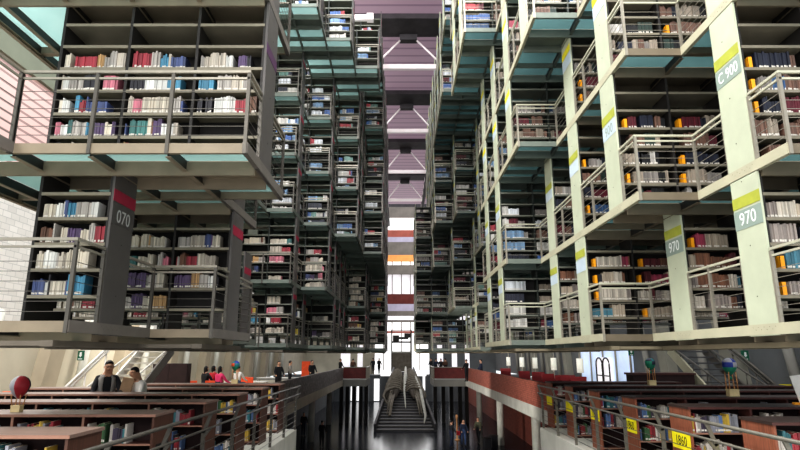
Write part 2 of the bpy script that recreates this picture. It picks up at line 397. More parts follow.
def rail_kit(segs, near, m_top, m_post):
    """segs: list of ((x0,y0),(x1,y1)) axis aligned, local; posts shared by two runs are made once"""
    K = Kit(); done = set()
    for (x0, y0), (x1, y1) in segs:
        Ls = math.hypot(x1 - x0, y1 - y0)
        if Ls < 0.2: continue
        ux, uy = (x1 - x0) / Ls, (y1 - y0) / Ls; g = 0.023
        nseg = max(1, round(Ls / 0.95))
        for i in range(nseg + 1):
            x = x0 + (x1 - x0) * i / nseg; y = y0 + (y1 - y0) * i / nseg
            q = (round(x, 2), round(y, 2))
            if q in done: continue
            done.add(q)
            K.part('post', near).box(x - 0.02, x + 0.02, y - 0.02, y + 0.02, -0.13, 0.875, m_post)
        p, q = (x0, y0), (x1 + ux * 0.02, y1 + uy * 0.02)
        K.part('top_rail', near).bar((*p, 0.9), (*q, 0.9), 0.036, 0.032, m_top)
        K.part('top_rail', near).bar((*p, 0.815), (*q, 0.815), 0.026, 0.026, m_top)
        p, q = (x0 + ux * g, y0 + uy * g), (x1 - ux * g, y1 - uy * g)
        for i in range(6): K.part('wire', near).bar((*p, 0.1 + 0.11 * i), (*q, 0.1 + 0.11 * i), 0.0065, 0.0065, m_post)
    return K

BOOKS = []          # (x0,x1,y0,y1,z0,z1,colour,info)
LEFT_PAL = [((206, 194, 174), 'cream', 5), ((186, 174, 158), 'beige', 5), ((168, 160, 152), 'grey', 4), ((214, 212, 206), 'white', 2.5), ((166, 46, 60), 'red', 1.6), ((206, 112, 130), 'pink', 1.4),
            ((66, 80, 128), 'blue', 1.8), ((64, 138, 172), 'light blue', 1), ((60, 118, 114), 'teal', 1), ((88, 66, 106), 'purple', 1.5), ((196, 152, 98), 'tan', 1.6), ((112, 74, 54), 'brown', 2), ((44, 42, 50), 'black', 1.8), ((206, 178, 66), 'yellow', .5)]
BLUE_PAL = [((226, 230, 236), 'white', 4), ((70, 110, 180), 'blue', 3), ((210, 206, 198), 'cream', 3), ((120, 160, 200), 'light blue', 2), ((190, 60, 70), 'red', 1), ((110, 150, 140), 'green', 1), ((50, 54, 70), 'dark blue', 1.5)]
RIGHT_PAL = [((168, 152, 134), 'beige', 3), ((128, 92, 76), 'brown', 4), ((150, 142, 136), 'grey', 3), ((110, 26, 42), 'maroon', 3.2), ((34, 38, 58), 'navy', 3), ((44, 64, 56), 'dark green', 2), ((204, 198, 190), 'white', 1.4), ((52, 88, 134), 'blue', 1), ((180, 54, 80), 'pink', .6), ((26, 25, 28), 'black', 2.5)]  # colours darkened for the dimmer light on the right stack
WARM_PAL = [((190, 172, 150), 'beige', 4), ((140, 92, 68), 'brown', 3), ((206, 194, 178), 'cream', 3), ((166, 152, 144), 'grey', 3), ((176, 60, 88), 'pink', 1), ((110, 40, 48), 'maroon', 1.2), ((70, 130, 150), 'teal', .6), ((40, 40, 52), 'black', 1)]
LOW_PAL = [((200, 190, 180), 'cream', 3), ((90, 120, 170), 'blue', 2), ((170, 50, 60), 'red', 2), ((60, 130, 140), 'teal', 1.5), ((220, 180, 60), 'yellow', 1), ((70, 60, 80), 'dark purple', 1.5), ((70, 110, 70), 'green', 1), ((150, 150, 160), 'grey', 2)]
def pick(rnd, pal):
    t = rnd.random() * sum(p[2] for p in pal)
    for p in pal:
        t -= p[2]
        if t <= 0: return p
    return pal[0]
def fill_shelf(rnd, xa, xb, yf, z, pal, fill, hmax, info, thick=(0.020, 0.042), run=(1, 9), dep=0.19, start=0.02):
    x = xa + start; end = xa + (xb - xa) * fill; i = 0
    while x < end:
        p = pick(rnd, pal); L = rnd.randint(*run); h0 = rnd.uniform(0.66, 0.98) * hmax; t0 = rnd.uniform(*thick); same = L > 4
        for _ in range(L):
            t = t0 * rnd.uniform(0.9, 1.1) if same else rnd.uniform(*thick); h = h0 * rnd.uniform(0.985, 1.0) if same and rnd.random() < 0.75 else min(hmax, h0 * rnd.uniform(0.85, 1.1))
            if x + t > min(end + 0.05, xb - 0.01): x = 1e9; break
            i += 1; j = rnd.uniform(0.78, 1.08)
            g_ = sum(p[0]) / 3; col = tuple(min(255, (g_ + (c - g_) * 0.86) * j * (1.0 if xa < 0 else 0.93)) for c in p[0])  # books on the right toned down, dimmer light put into colour
            BOOKS.append((x, x + t * 0.9, yf + rnd.uniform(0.0, 0.02), yf + dep, z, z + h, col, info + (p[1], i)))
            x += t
        if x > 1e8: break
        if rnd.random() < 0.12: x += rnd.uniform(0.02, 0.08)
BOOKENDS = []

def level_books(side, L, k, n, o_, x_in, yn, zd):
    rnd = random.Random(side * 5000 + L * 300 + k * 7 + 3); zs = shelf_zs(L)
    far = k >= 4
    for b in range(n, o_):
        a, c = side * b * U, side * (b + 1) * U
        xa, xb = min(a, c) + 0.03, max(a, c) - 0.03
        for i, z in enumerate(zs):
            if L == 1 and (i == 0 or i == len(zs) - 1): continue
            top = len(zs) - 1
            if L > 1 and i > top - 2: continue
            if side < 0 and k == 0 and L == 1 and i == len(zs) - 1: continue
            if rnd.random() < (0.04 if not far else 0.12): continue
            pal = LEFT_PAL if side < 0 else RIGHT_PAL
            if side < 0 and L >= 4: pal = BLUE_PAL
            if side < 0 and L == 3 and k >= 6: pal = BLUE_PAL
            if side > 0 and L == 1: pal = WARM_PAL
            if far and side > 0: pal = RIGHT_PAL + BLUE_PAL
            fill = rnd.uniform(0.5, 0.95) if k > 2 else rnd.uniform(0.68, 0.97); x_s = xa; run = (1, 9) if side < 0 else (3, 14)
            if side > 0 and k <= 2:
                if rnd.random() < 0.55:
                    BOOKENDS.append((xa + 0.05 + rnd.uniform(0, 0.06), yn, zd + z + 0.02, L, k, b, i)); x_s = xa + 0.16
            fill_shelf(rnd, x_s, xb, yn + 0.02, zd + z + 0.019, pal, fill, 0.255, (side, L, k, b - n, o_ - n, i), thick=(0.014, 0.034) if not far else (0.035, 0.07), run=run)
            if rnd.random() < 0.5 and not far:     # books facing the aisle behind
                fill_shelf(rnd, xa, xb, yn + D - 0.2, zd + z + 0.019, pal, rnd.uniform(0.3, 0.9), 0.24, (side, L, k, b - n, o_ - n, -1), thick=(0.04, 0.08))

KEYS = {}
def mesh_obj(name, me, loc, key=None):
    o = bpy.data.objects.new(name, me); C.objects.link(o); o.location = loc
    if key: KEYS[o.name] = key
    return o

KMIN = {3: 0, 4: 0, 5: 0, 6: 4, 7: 8}
for side in (-1, 1):
    sw = SIDE[side]
    for L in range(1, 8):
        arr = INNER[side][L]
        for k in range(NR):
            n = arr[k]
            if n == 9: continue
            o_ = outer(side, L, k, n)
            if o_ <= n: continue
            nn = arr[k + 1] if k + 1 < NR else n
            np_ = arr[k - 1] if k > 0 else 9
            near = k <= 2 and L <= 3
            x_in = side * n * U; yn = Yn(k); zd = LZ[L]
            where = '%s level of %s stack, %s row' % (LEVEL[L], sw, nth(k + 1))
            # bookcase
            key = 'bookcase %d %d %d' % (side, L, k)
            if key not in SKIP:
                lab = {-1: 'dark steel bookcase, ', 1: 'steel bookcase with pale green end, '}[side] + where
                if near:
                    r = empty('bookcase', lab, 'bookcase', (x_in, yn, zd), group='steel bookcases in the %s hanging stack' % sw)
                    KEYS[r.name] = key
                    obs = bookcase_kit(side, L, k, n, o_, True).link_parts(r)
                    ep = [q for q in obs if q.name.startswith('end_panel')][0]
                    sg = SIGNS.get((side, L, k))
                    st = sg[0] if sg else ('purple_stripe' if (side, L) == (-1, 2) and k == 0 else 'red_stripe' if side < 0 else 'yellow_stripe' if L > 2 else 'olive_stripe')
                    MB().box(-0.031 * side, -0.026 * side, -0.012, D + 0.012, 1.52, 1.67, st).build('stripe', ep)
                    if side > 0 or sg:
                        sn = MB().box(-0.031 * side, -0.026 * side, -0.012, D + 0.012, 1.24, 1.49, sg[2] if sg else 'sign_blue').build('number_sign', ep)
                        if sg:
                            text_obj('number', sg[1], 0.24 if len(sg[1]) < 4 else 0.22, sg[3], ep, (-0.033 * side, D / 2, 1.36 if side > 0 else 1.34), (math.pi / 2, 0, -math.pi / 2 * side), 1.0 if len(sg[1]) < 4 else 0.86)
                else:
                    ck = ('b', side, L, n - n, o_ - n)
                    if ck not in cache: cache[ck] = bookcase_kit(side, L, k, n, o_, False).merged('bookcase')
                    tag(mesh_obj('bookcase', cache[ck], (x_in, yn, zd), key), lab, 'bookcase', 'steel bookcases in the %s hanging stack' % sw)
                level_books(side, L, k, n, o_, x_in, yn, zd)
            # platform
            key = 'platform %d %d %d' % (side, L, k)
            o2 = o_
            if side < 0 and k <= 4 and L <= 3 and o_ < 6.3: o2 = 6.35
            if key not in SKIP:
                lab = 'teal glass floored steel walkway platform, ' + where
                if near:
                    r = empty('walkway_platform', lab, 'platform', (x_in, yn, zd), group='glass floored platforms of the %s stack' % sw)
                    KEYS[r.name] = key
                    deck_kit(side, L, k, n, o2, nn, np_, True, o_).link_parts(r)
                else:
                    ck = ('d', side, L == 1, o2 - n, nn != n, o_ - n)
                    if ck not in cache: cache[ck] = deck_kit(side, L, k, n, o2, nn, np_, False, o_).merged('walkway_platform')
                    tag(mesh_obj('walkway_platform', cache[ck], (x_in, yn, zd), key), lab, 'platform', 'glass floored platforms of the %s stack' % sw)
            # railing from this row's panel to the next row's panel
            key = 'railing %d %d %d' % (side, L, k)
            if key not in SKIP:
                segs = [((0, D + 0.02), (0, PY - FO))]
                if nn != 9:
                    if nn != n: segs.append(((0, PY - FO), (side * (nn - n) * U, PY - FO)))
                    segs.append(((side * (nn - n) * U, PY - FO), (side * (nn - n) * U, PY - 0.03)))
                lab = 'thin wired metal railing behind the bookcase, ' + where
                mt, mp = ('rail_steel', 'rail_dark') if side < 0 else ('rail_pale', 'rail_steel')
                ck = ('r', side, tuple(segs))
                nr = k <= 1 and L <= 2
                if nr:
                    r = empty('railing', lab, 'railing', (x_in, yn, zd), group='wire railings of the %s stack' % sw)
                    KEYS[r.name] = key
                    rail_kit(segs, True, mt, mp).link_parts(r)
                else:
                    if ck not in cache: cache[ck] = rail_kit(segs, False, mt, mp).merged('railing')
                    tag(mesh_obj('railing', cache[ck], (x_in, yn, zd), key), lab, 'railing', 'wire railings of the %s stack' % sw)
# railings along the very front of the stacks
for side, L, n, x_end in ((-1, 2, 2, 5), (-1, 1, 4, 7), (1, 2, 5, 7), (1, 1, 5, 7)):
    r = empty('railing', 'metal railing with thin wires along the front of the %s level, %s stack' % (LEVEL[L], SIDE[side]), 'railing', (side * n * U, Y0 - FO, LZ[L]), group='front railings of the stacks')
    mt, mp = ('rail_steel', 'rail_dark') if side < 0 else ('rail_pale', 'rail_steel')
    rail_kit([((0, FO - 0.03), (0, 0)), ((0, 0), (side * (x_end - n) * U, 0))], True, mt, mp).link_parts(r)
# left second level: platform that comes towards the camera
r = empty('walkway_platform', 'steel walkway platform nearest the camera, second level of the left stack', 'platform', (-5 * U, Yn(-1), LZ[2]))
deck_kit(-1, 2, -1, 5, 6.35, 5, 5, True, 5).link_parts(r)
r = empty('railing', 'metal railing nearest the camera on the second level, far left edge', 'railing', (-5 * U, Yn(-1), LZ[2]))
rail_kit([((0, -FO), (0, PY - FO - 0.02))], True, 'rail_steel', 'rail_dark').link_parts(r)
r = empty('walkway_platform', 'glass walkway platform at the top left corner, third level', 'platform', (-5 * U, Yn(-1), LZ[3]))
deck_kit(-1, 3, -1, 5, 6.35, 5, 5, True, 5).link_parts(r)


# ------------------------------------------------------------------ low bookcases of the mezzanine
MZ = -2.05; LH = 1.275; LD = 0.66; BW = 0.95
XL, XR = -3.3, 4.4
LOWZ = [0.08, 0.50, 0.90]
def low_case(side, k):
    x0 = XL if side < 0 else XR; y = (5.98 if side < 0 else 7.08) + PY * k; s = side; nb = 6 if k < 5 else 4
    lab = 'low dark wood bookcase on the %s mezzanine, %s row from the front' % (SIDE[side], nth(k + 1))
    r = empty('low_bookcase', lab, 'bookcase', (x0, y, MZ), group='low wooden bookcases, %s mezzanine' % SIDE[side])
    top = 'low_top_left' if s < 0 else 'low_top_right'
    MB().box(-0.02 * s, s * nb * BW, -0.015, LD + 0.015, LH - 0.035, LH, top).box(-0.02 * s, s * nb * BW, -0.02, -0.015, LH - 0.035, LH - 0.002, 'low_edge' if s < 0 else 'low_wood').build('top', r)
    ep = MB().box(0, 0.03 * s, 0, LD, 0, LH - 0.035, 'low_end_orange' if s > 0 else 'low_end_brown').build('end_panel', r)
    for b in range(1, nb + 1):
        m = MB().box(s * b * BW - 0.015, s * b * BW + 0.015, 0.004, LD - 0.004, 0.0, LH - 0.035, 'low_wood'); m.box(s * b * BW - 0.016, s * b * BW + 0.016, -0.004, 0.004, 0, LH - 0.035, 'low_edge' if s < 0 else 'low_wood'); m.build('side_panel', r)
    for z in LOWZ:
        for b in range(nb):
            xa, xb = s * (b * BW + 0.03), s * ((b + 1) * BW - 0.016)
            MB().box(xa, xb, 0.006, LD - 0.006, z - 0.025, z, 'low_wood').box(xa, xb, 0.0, 0.006, z - 0.025, z, 'low_edge').build('shelf', r)
    MB().box(0.03 * s, s * nb * BW, LD / 2 - 0.01, LD / 2 + 0.01, 0.0, LH - 0.035, 'low_inside').build('dark_divider', r)
    MB().box(0.03 * s, s * nb * BW, 0.04, LD - 0.04, 0.0, 0.055, 'low_wood').build('base', r)
    if s > 0:
        sg = MB().box(-0.006, -0.001, 0.04, LD - 0.03, LH - 0.66, LH - 0.41, 'yellow_card').build('number_card', ep)
        if k <= 3:
            text_obj('number', '1860', 0.2, 'black_ink', sg, (-0.008, LD / 2, LH - 0.535), (math.pi / 2, 0, -math.pi / 2), 0.95)
    elif k in (0, 1):
        sg = MB().box(0.001, 0.006, 0.12, LD - 0.12, LH - 0.62, LH - 0.40, 'back_dark').build('number_card', ep)
        if k == 1: text_obj('number', '1000', 0.2, 'pale_ink', sg, (0.008, LD / 2, LH - 0.51), (math.pi / 2, 0, math.pi / 2), 0.8)
    rnd = random.Random(900 + side * 50 + k)
    for b in range(nb):
        a, c = x0 + s * b * BW, x0 + s * (b + 1) * BW
        xa, xb = min(a, c) + 0.03, max(a, c) - 0.02
        for i, z in enumerate(LOWZ):
            if rnd.random() < 0.05: continue
            fill_shelf(rnd, xa, xb, y + 0.02, MZ + z, LOW_PAL, rnd.uniform(0.55, 0.98), 0.3 if i < 2 else 0.28, (side, 0, k, b, nb, i), thick=(0.018, 0.042), run=(1, 4), dep=0.2)
for k in range(6):
    low_case(-1, k); low_case(1, k)

# ------------------------------------------------------------------ the hall
def sbox(name, x0, x1, y0, y1, z0, z1, m, label=None):
    # vertices are laid out round the box centre so textures follow the object
    cx, cy, cz = (x0 + x1) / 2, (y0 + y1) / 2, (z0 + z1) / 2
    return struct(MB().box(x0 - cx, x1 - cx, y0 - cy, y1 - cy, z0 - cz, z1 - cz, m).build(name, None, (cx, cy, cz)), label)
FZ = -6.1; YE = 80.0; WX = 13.0
sbox('floor', -14, 14, 2, YE + 1, FZ - 0.2, FZ, 'dark_floor')
ceil = sbox('ceiling', -3.2, 3.8, -3, 62, 16.6, 16.8, 'ceiling_deck_glow')
sbox('trim_1', -13.2, -2.95, -2, 17.0, MZ - 0.9, MZ, 'concrete_pale', 'concrete slab of the left mezzanine, near part')
sbox('trim_2', -13.2, -4.9, 17.0, 50, MZ - 0.5, MZ, 'concrete_warm', 'concrete slab of the left mezzanine, far part')
sbox('trim_3', 4.04, 13.2, -2, 17.4, MZ - 0.9, MZ, 'concrete_pale', 'concrete slab of the right mezzanine, near part')
sbox('trim_4', 5.5, 13.2, 17.4, 50, MZ - 0.5, MZ, 'concrete_pale', 'concrete slab of the right mezzanine, far part')
sbox('trim_5', -13.2, -2.9, 50, 56, MZ - 0.55, MZ, 'concrete_grey', 'concrete slab of the left balcony at the far end')
sbox('trim_6', 2.8, 13.2, 50, 56, MZ - 0.55, MZ, 'concrete_grey', 'concrete slab of the right balcony at the far end')
sbox('trim_7', -13.2, -2.2, 61, 64.5, MZ - 0.35, MZ, 'concrete_dark', 'thin walkway slab left of the far staircase')
sbox('trim_90', 2.8, 13.2, 61, 64.5, MZ - 0.35, MZ, 'concrete_dark', 'thin walkway slab right of the far staircase')
sbox('wall_left', -WX - 0.3, -WX, 4, YE, MZ, 1.0, 'concrete_warm')  # beige holds the warm light falling on this concrete
sbox('wall_left_upper', -WX - 0.3, -WX, 4, YE, 1.0, 6.2, 'white_block_glow')
sbox('window_1', -WX - 0.25, -WX - 0.05, 4, YE, 6.2, 9.6, 'louver_glow', 'glowing horizontal louvre window of the left wall')
sbox('trim_8', -WX - 0.3, -WX + 0.1, 4, YE, 9.6, 16.6, 'concrete_green', 'concrete beam above the louvre window')
sbox('wall_right', WX, WX + 0.3, 4, YE, MZ, 16.6, 'concrete_dark')  # dark grey holds the shadow lying on this concrete
sbox('wall_left_lower', -9.4, -9.1, 14, YE, FZ, MZ - 0.5, 'concrete_dark')
sbox('wall_right_lower', 9.0, 9.3, 14, YE, FZ, MZ - 0.5, 'brick_wall')
# bands of the far end wall
def zband(py, Y):
    t = (225 - py) / F; return Y * (t * CS + SN) / (CS - t * SN)
bands = [(100, 207, 'roof_beam_dark', 'trim'), (207, 217, 'band_grey', 'trim'), (217, 230, 'daylight', 'window'), (230, 237, 'band_red', 'trim'), (237, 242, 'band_lilac', 'trim'), (242, 255, 'band_grey', 'trim'),
         (255, 261, 'band_orange', 'trim'), (261, 265, 'daylight', 'window'), (265, 274, 'band_grey', 'trim'), (274, 294, 'daylight_soft', 'window'), (294, 304, 'band_dark_red', 'trim'),
         (304, 311, 'band_lilac', 'trim'), (311, 316, 'band_grey', 'trim'), (316, 320, 'daylight_soft', 'trim'), (320, 322, 'band_grey', 'trim'), (322, 331, 'daylight', 'window'), (331, 333, 'band_red', 'trim'), (333, 376, 'daylight', 'window')]
ti, wi = 9, 2
NAMES = {'band_red': 'red brown parapet', 'band_lilac': 'lilac glass band', 'band_grey': 'grey gallery band', 'band_orange': 'orange lit gallery band', 'band_dark_red': 'dark red parapet', 'daylight': 'bright window band', 'daylight_soft': 'pale window band', 'roof_beam_dark': 'dark end wall'}
for i, (a, b_, m, kind) in enumerate(bands):
    off = 0.0 if kind == 'window' else -0.6
    Yb = YE + off; w = 13 if m != 'band_dark_red' else 6
    z1, z0 = zband(a, Yb), zband(b_, Yb)
    nm = '%s_%d' % (kind, ti if kind == 'trim' else wi)
    if kind == 'trim': ti += 1
    else: wi += 1
    xa_, xb_ = (-3.6, 3.9) if b_ == 376 else (-w, w)
    sbox(nm, xa_, xb_, Yb, Yb + (0.9 if off else 0.2), z0, z1, m, '%s of the far end wall, %s from the top' % (NAMES[m], nth(i + 1)))
sbox('wall_end_left', -13, -3.6, YE - 0.05, YE + 0.3, zband(376, YE), zband(333, YE), 'concrete_warm')
sbox('wall_end_right', 3.9, 13, YE - 0.05, YE + 0.3, zband(376, YE), zband(333, YE), 'concrete_dark')
for i, (x0, x1) in enumerate(((-8.2, -6.9), (-5.9, -5.2), (5.0, 5.8), (7.0, 7.7), (8.8, 9.4))):
    sbox('window_%d' % (50 + i), x0, x1, YE - 0.12, YE, MZ + 0.3, zband(345, YE), 'daylight_soft', 'narrow bright window of the end wall, %s from the left' % nth(i + 1))
sbox('wall_end', -9.4, 9.4, YE + 0.1, YE + 0.5, FZ, zband(376, YE), 'concrete_dark')
for i, (x0, x1) in enumerate(((-7.4, -7.05), (-6.75, -6.4), (-5.95, -5.6), (-4.7, -4.4), (-3.6, -2.9), (3.0, 3.3), (4.45, 4.75), (5.5, 5.85), (6.6, 6.95))):
    sbox('window_%d' % (30 + i), x0, x1, YE - 0.05, YE + 0.05, FZ + 0.1, MZ - 0.5, 'daylight', 'tall bright slit window of the lower end wall, %s from the left' % nth(i + 1))
for i, x in enumerate((-3.6, -2.35, -1.2, 0.1, 1.35, 2.6)):
    sbox('trim_%d' % ti, x - 0.06, x + 0.06, YE - 0.25, YE - 0.1, MZ, 17, 'band_grey', 'slim hanger rod before the end wall, %s from the left' % nth(i + 1)); ti += 1
# pilasters and pipes of the side walls
for side, base in ((-1, 15.2), (1, 16.4)):
    for i in range(9):
        if side > 0 and i in (3, 4): continue
        y = base + i * 5.6; sx = side * WX; m = 'pilaster_warm' if side < 0 else 'pilaster_grey'
        mb = MB(); w = 0.45
        mb.poly([(sx, y - w, MZ), (sx, y + w, MZ), (sx - side * 0.5, y + w, MZ), (sx - side * 0.5, y - w, MZ)], m)
        b = len(mb.v)
        for (zz, lean) in ((MZ, 0.0), (1.4, 0.9)):
            for dx, dy in ((0.05, -w), (0.05, w), (-0.45, w), (-0.45, -w)): mb.v.append((sx + side * dx, y + dy + lean, zz))
        for q in range(4): mb.f.append((b + q, b + (q + 1) % 4, b + 4 + (q + 1) % 4, b + 4 + q)); mb.mi.append(0)
        mb.f.append((b + 4, b + 5, b + 6, b + 7)); mb.mi.append(0)
        struct(mb.build('trim_%d' % ti), 'slanted concrete pilaster on the %s wall, %s from the front' % (SIDE[side], nth(i + 1))); ti += 1
        p = MB().tube([(sx - side * 0.3, y + 2.2, MZ), (sx - side * 0.3, y + 3.0, 1.4)], 0.16, 'concrete_pale' if side < 0 else 'concrete_grey', 10)
        struct(p.build('trim_%d' % ti), 'pale slanted pipe on the %s wall, %s from the front' % (SIDE[side], nth(i + 1))); ti += 1
# mezzanine parapets
tag(sb := MB().box(-0.06, 0.06, -16.4, 16.5, -0.49, 0.49, 'textured_parapet').build('parapet', None, (-4.96, 33.5, MZ + 0.495)), 'dark speckled parapet wall along the far left mezzanine', 'parapet')
tag(MB().box(-0.08, 0.08, -16.25, 16.3, -0.5, 0.5, 'brick_parapet').build('parapet', None, (5.6, 33.7, MZ + 0.5)), 'red brown slatted brick parapet along the far right mezzanine', 'parapet')
for s_, x0, x1, nm in ((-1, -4.9, -2.95, 'left'), (1, 2.85, 5.5, 'right')):
    r = empty('balustrade', 'dark red balustrade with pale rail on the far %s balcony' % nm, 'balustrade', (0, 50.1, MZ))
    MB().box(x0, x1, 0, 0.08, 0.1, 1.0, 'balustrade_red').build('panel', r)
    mb = MB().box(x0, x1, -0.04, 0.1, 1.0, 1.06, 'rail_steel')
    e = x1 if s_ < 0 else x0
    mb.box(e - 0.04, e + 0.04, 0, 5.8, 1.0, 1.06, 'rail_steel'); mb.build('top_rail', r)
    for i in range(6): MB().box(e - 0.03, e + 0.03, i * 1.1, i * 1.1 + 0.06, 0, 1.0, 'rail_steel').build('post', r)
# near railings of the mezzanine, with bracketed posts
def mezz_rail(side, x, y0, y1, first, step):
    s = side; lab = 'steel railing with bracketed posts along the %s mezzanine edge' % SIDE[side]
    r = empty('mezzanine_railing', lab, 'railing', (x, 0, MZ)); mt = 'rail_mid' if s > 0 else 'rail_dark'
    MB().tube([(0, y0, 1.19), (0, y1, 1.19)], 0.024, mt, 8).build('top_rail', r)
    MB().tube([(-0.02 * s, y0, 0.985), (-0.02 * s, y1, 0.985)], 0.018, mt, 8).build('rail', r)
    y = first
    while y < y1 + 0.01:
        MB().box(0.10 * s - 0.03, 0.10 * s + 0.03, y - 0.014, y + 0.014, -0.34, 0.93, mt).bar((0.10 * s, y, 0.9), (0, y, 1.18), 0.05, 0.028, mt, up=(0, 1, 0)).bar((0.10 * s, y, 0.84), (-0.01 * s, y, 0.98), 0.04, 0.026, mt, up=(0, 1, 0)).build('post', r)
        y += step
    for i in range(6): MB().tube([(0.08 * s, y0, 0.12 + 0.13 * i), (0.08 * s, y1, 0.12 + 0.13 * i)], 0.007, 'rail_dark', 5).build('wire', r)
mezz_rail(1, 4.0, 1.5, 17.2, 6.28, 1.56)
mezz_rail(-1, -2.88, 1.5, 16.9, 4.4, 1.56)
# columns on the lower floor
for side, x, ys in ((1, 7.0, (31, 42, 53)), (-1, -6.5, (33, 43.5, 54))):
    for i, y in enumerate(ys):
        tag(MB().lathe([(0.0, 0), (0.24, 0), (0.24, MZ - 0.5 - FZ), (0, MZ - 0.5 - FZ)], 'concrete_pale', 16).build('column', None, (x, y, FZ)), 'round concrete column under the %s mezzanine, %s from the front' % (SIDE[side], nth(i + 1)), 'column', 'round columns under the mezzanines')
for side, xs in ((-1, (-5.5, -4.95, -4.35, -3.7, -3.2)), (1, (3.2, 3.95, 4.7, 5.5, 6.1))):
    for i, x in enumerate(xs):
        tag(MB().box(-0.17, 0.17, -0.17, 0.17, 0, MZ - 0.55 - FZ, 'dark_frame').build('column', None, (x, 55, FZ)), 'dark square column under the far %s balcony, %s from the left' % (SIDE[side], nth(i + 1)), 'column', 'dark columns under the far balconies')
# roof beams, tie bars and struts
for i in range(4):
    y = 26.3 + 8.43 * i
    tag(MB().box(-3.2, 3.8, -1.0, 0.7, -0.28, 0, 'roof_beam_dark').box(-0.05, 0.85, 0.4, 0.8, -0.6, -0.28, 'roof_beam_dark').build('roof_beam', None, (0, y, 16.6)), 'deep dark roof beam under the purple ceiling, %s from the front' % nth(i + 1), 'beam', 'roof beams')
    r = empty('tie_bar', 'white steel tie bar with two slanting struts, %s from the front' % nth(i + 1), 'bar', (0.4, y, 14.2), group='white tie bars')
    MB().box(-1.62, 1.62, -0.1, 0.1, -0.12, 0.12, 'white_bar').build('bar', r)
    for s_ in (-1, 1):
        MB().tube([(s_ * 1.5, -0.3, 0.15), (s_ * 0.42, 0.55, 1.85)], 0.05, 'white_bar', 6).build('strut', r)
        for dy in (-4.3, -2.3, -0.35, 2.1): MB().box(s_ * 1.72 - 0.14, s_ * 1.72 + 0.14, dy - 0.14, dy + 0.14, -0.13, 0.17, 'white_bar').build('clamp', r)
        for dy in (-4.3, -2.3): MB().box(s_ * 1.87, s_ * 3.1, dy - 0.09, dy + 0.09, -0.1, 0.12, 'white_bar').build('side_bar', r)
for s_, x in ((-1, -1.32), (1, 2.12)):
    sbox('trim_%d' % ti, x - 0.12, x + 0.12, 24, 62, 14.0, 14.4, 'roof_beam_dark', 'long steel roof rail on the %s of the nave' % SIDE[s_]); ti += 1

# ------------------------------------------------------------------ central stair with ribbed sculpture
r = empty('staircase', 'wide dark stone staircase rising in the middle of the lower floor', 'stairs', (0.36, 49, FZ))
NS = 24; zt = MZ - FZ
for i in range(NS):
    f = i / NS; w = 2.36 - 1.2 * f
    MB().box(-w, w, f * 24, 24.9, i * zt / NS, (i + 1) * zt / NS, 'stair_stone').box(-w, w, f * 24 - 0.03, f * 24, (i + 1) * zt / NS - 0.04, (i + 1) * zt / NS, 'concrete_grey').build('step', r)
for s_ in (-1, 1):
    MB().bar((s_ * 2.48, 0, 0.2), (s_ * 1.22, 24, zt + 0.2), 0.18, 0.8, 'stair_stone').build('side_wall', r)
tag(MB().box(-1.2, 1.2, 0, 0.2, 0, 2.3, 'bone_grey').box(-1.3, 1.3, -0.05, 0.25, 2.3, 2.5, 'concrete_pale').build('screen_wall', None, (0.12, 75, MZ)), 'grey upright panel at the head of the central staircase', 'panel')
g_ = empty('gantry', 'dark steel gantry standing before the bright end window', 'gantry', (0.1, 74, MZ))
for x in (-1.25, 1.25): MB().box(x - 0.07, x + 0.07, -0.07, 0.07, 0, 5.2, 'dark_frame').build('post', g_)
MB().box(-1.25, 1.25, -0.07, 0.07, 3.55, 3.75, 'dark_frame').build('crossbar', g_)
MB().box(-1.25, 1.25, -0.05, 0.05, 5.1, 5.2, 'dark_frame').build('crossbar', g_)
MB().box(-1.1, -0.3, -0.2, 0.2, 3.75, 4.5, 'dark_frame').box(-0.3, 0.9, -0.15, 0.15, 4.0, 4.3, 'dark_frame').box(0.35, 1.15, -0.2, 0.2, 4.2, 4.75, 'dark_frame').build('machinery', g_)
r = empty('sculpture', 'grey abstract sculpture of two ribbed lobes lying on the central staircase', 'sculpture', (0.36, 53, FZ))
rnd = random.Random(5)
for s_ in (-1, 1):
    n_ = 13
    for i in range(n_):                     # ribs round two leaning lobes
        f = i / (n_ - 1); y = 4.6 + f * 9; st_ = (y + 4) / 24 * zt; zc = st_ + 0.7; w = (0.95 - 0.35 * f) * (0.7 + 0.6 * math.sin(math.pi * (0.25 + 0.6 * f))); hh = 0.92 * (0.65 + 0.45 * math.sin(math.pi * (0.2 + 0.6 * f)))
        cx_ = s_ * (0.98 - 0.3 * f)
        pts = [(cx_ + s_ * w * math.sin(a) * (0.85 + 0.15 * rnd.random()), y + 0.7 * math.cos(a) + rnd.uniform(-0.15, 0.15), zc + hh * math.cos(a)) for a in [j * 0.5 - 1.0 for j in range(9)]]
        MB().tube(pts, [0.06, 0.10, 0.13, 0.15, 0.15, 0.14, 0.12, 0.10, 0.05], 'bone_grey', 7).build('rib', r)
    pts = [(s_ * (0.92 - 0.2 * f), 4.4 + f * 9.4, (8.4 + f * 9.4) / 24 * zt + 0.6) for f in (0, 0.12, 0.35, 0.65, 0.9, 1)]
    MB().tube(pts, [0.03, 0.22, 0.42, 0.42, 0.3, 0.05], 'bone_dark', 14).build('core', r)
MB().tube([(0.1, 2.0, 1.35), (0.0, 6, 2.6), (0.15, 10, 3.9), (0.2, 13.5, 4.75)], [0.05, 0.12, 0.2, 0.1], 'concrete_pale', 8).build('crest', r)
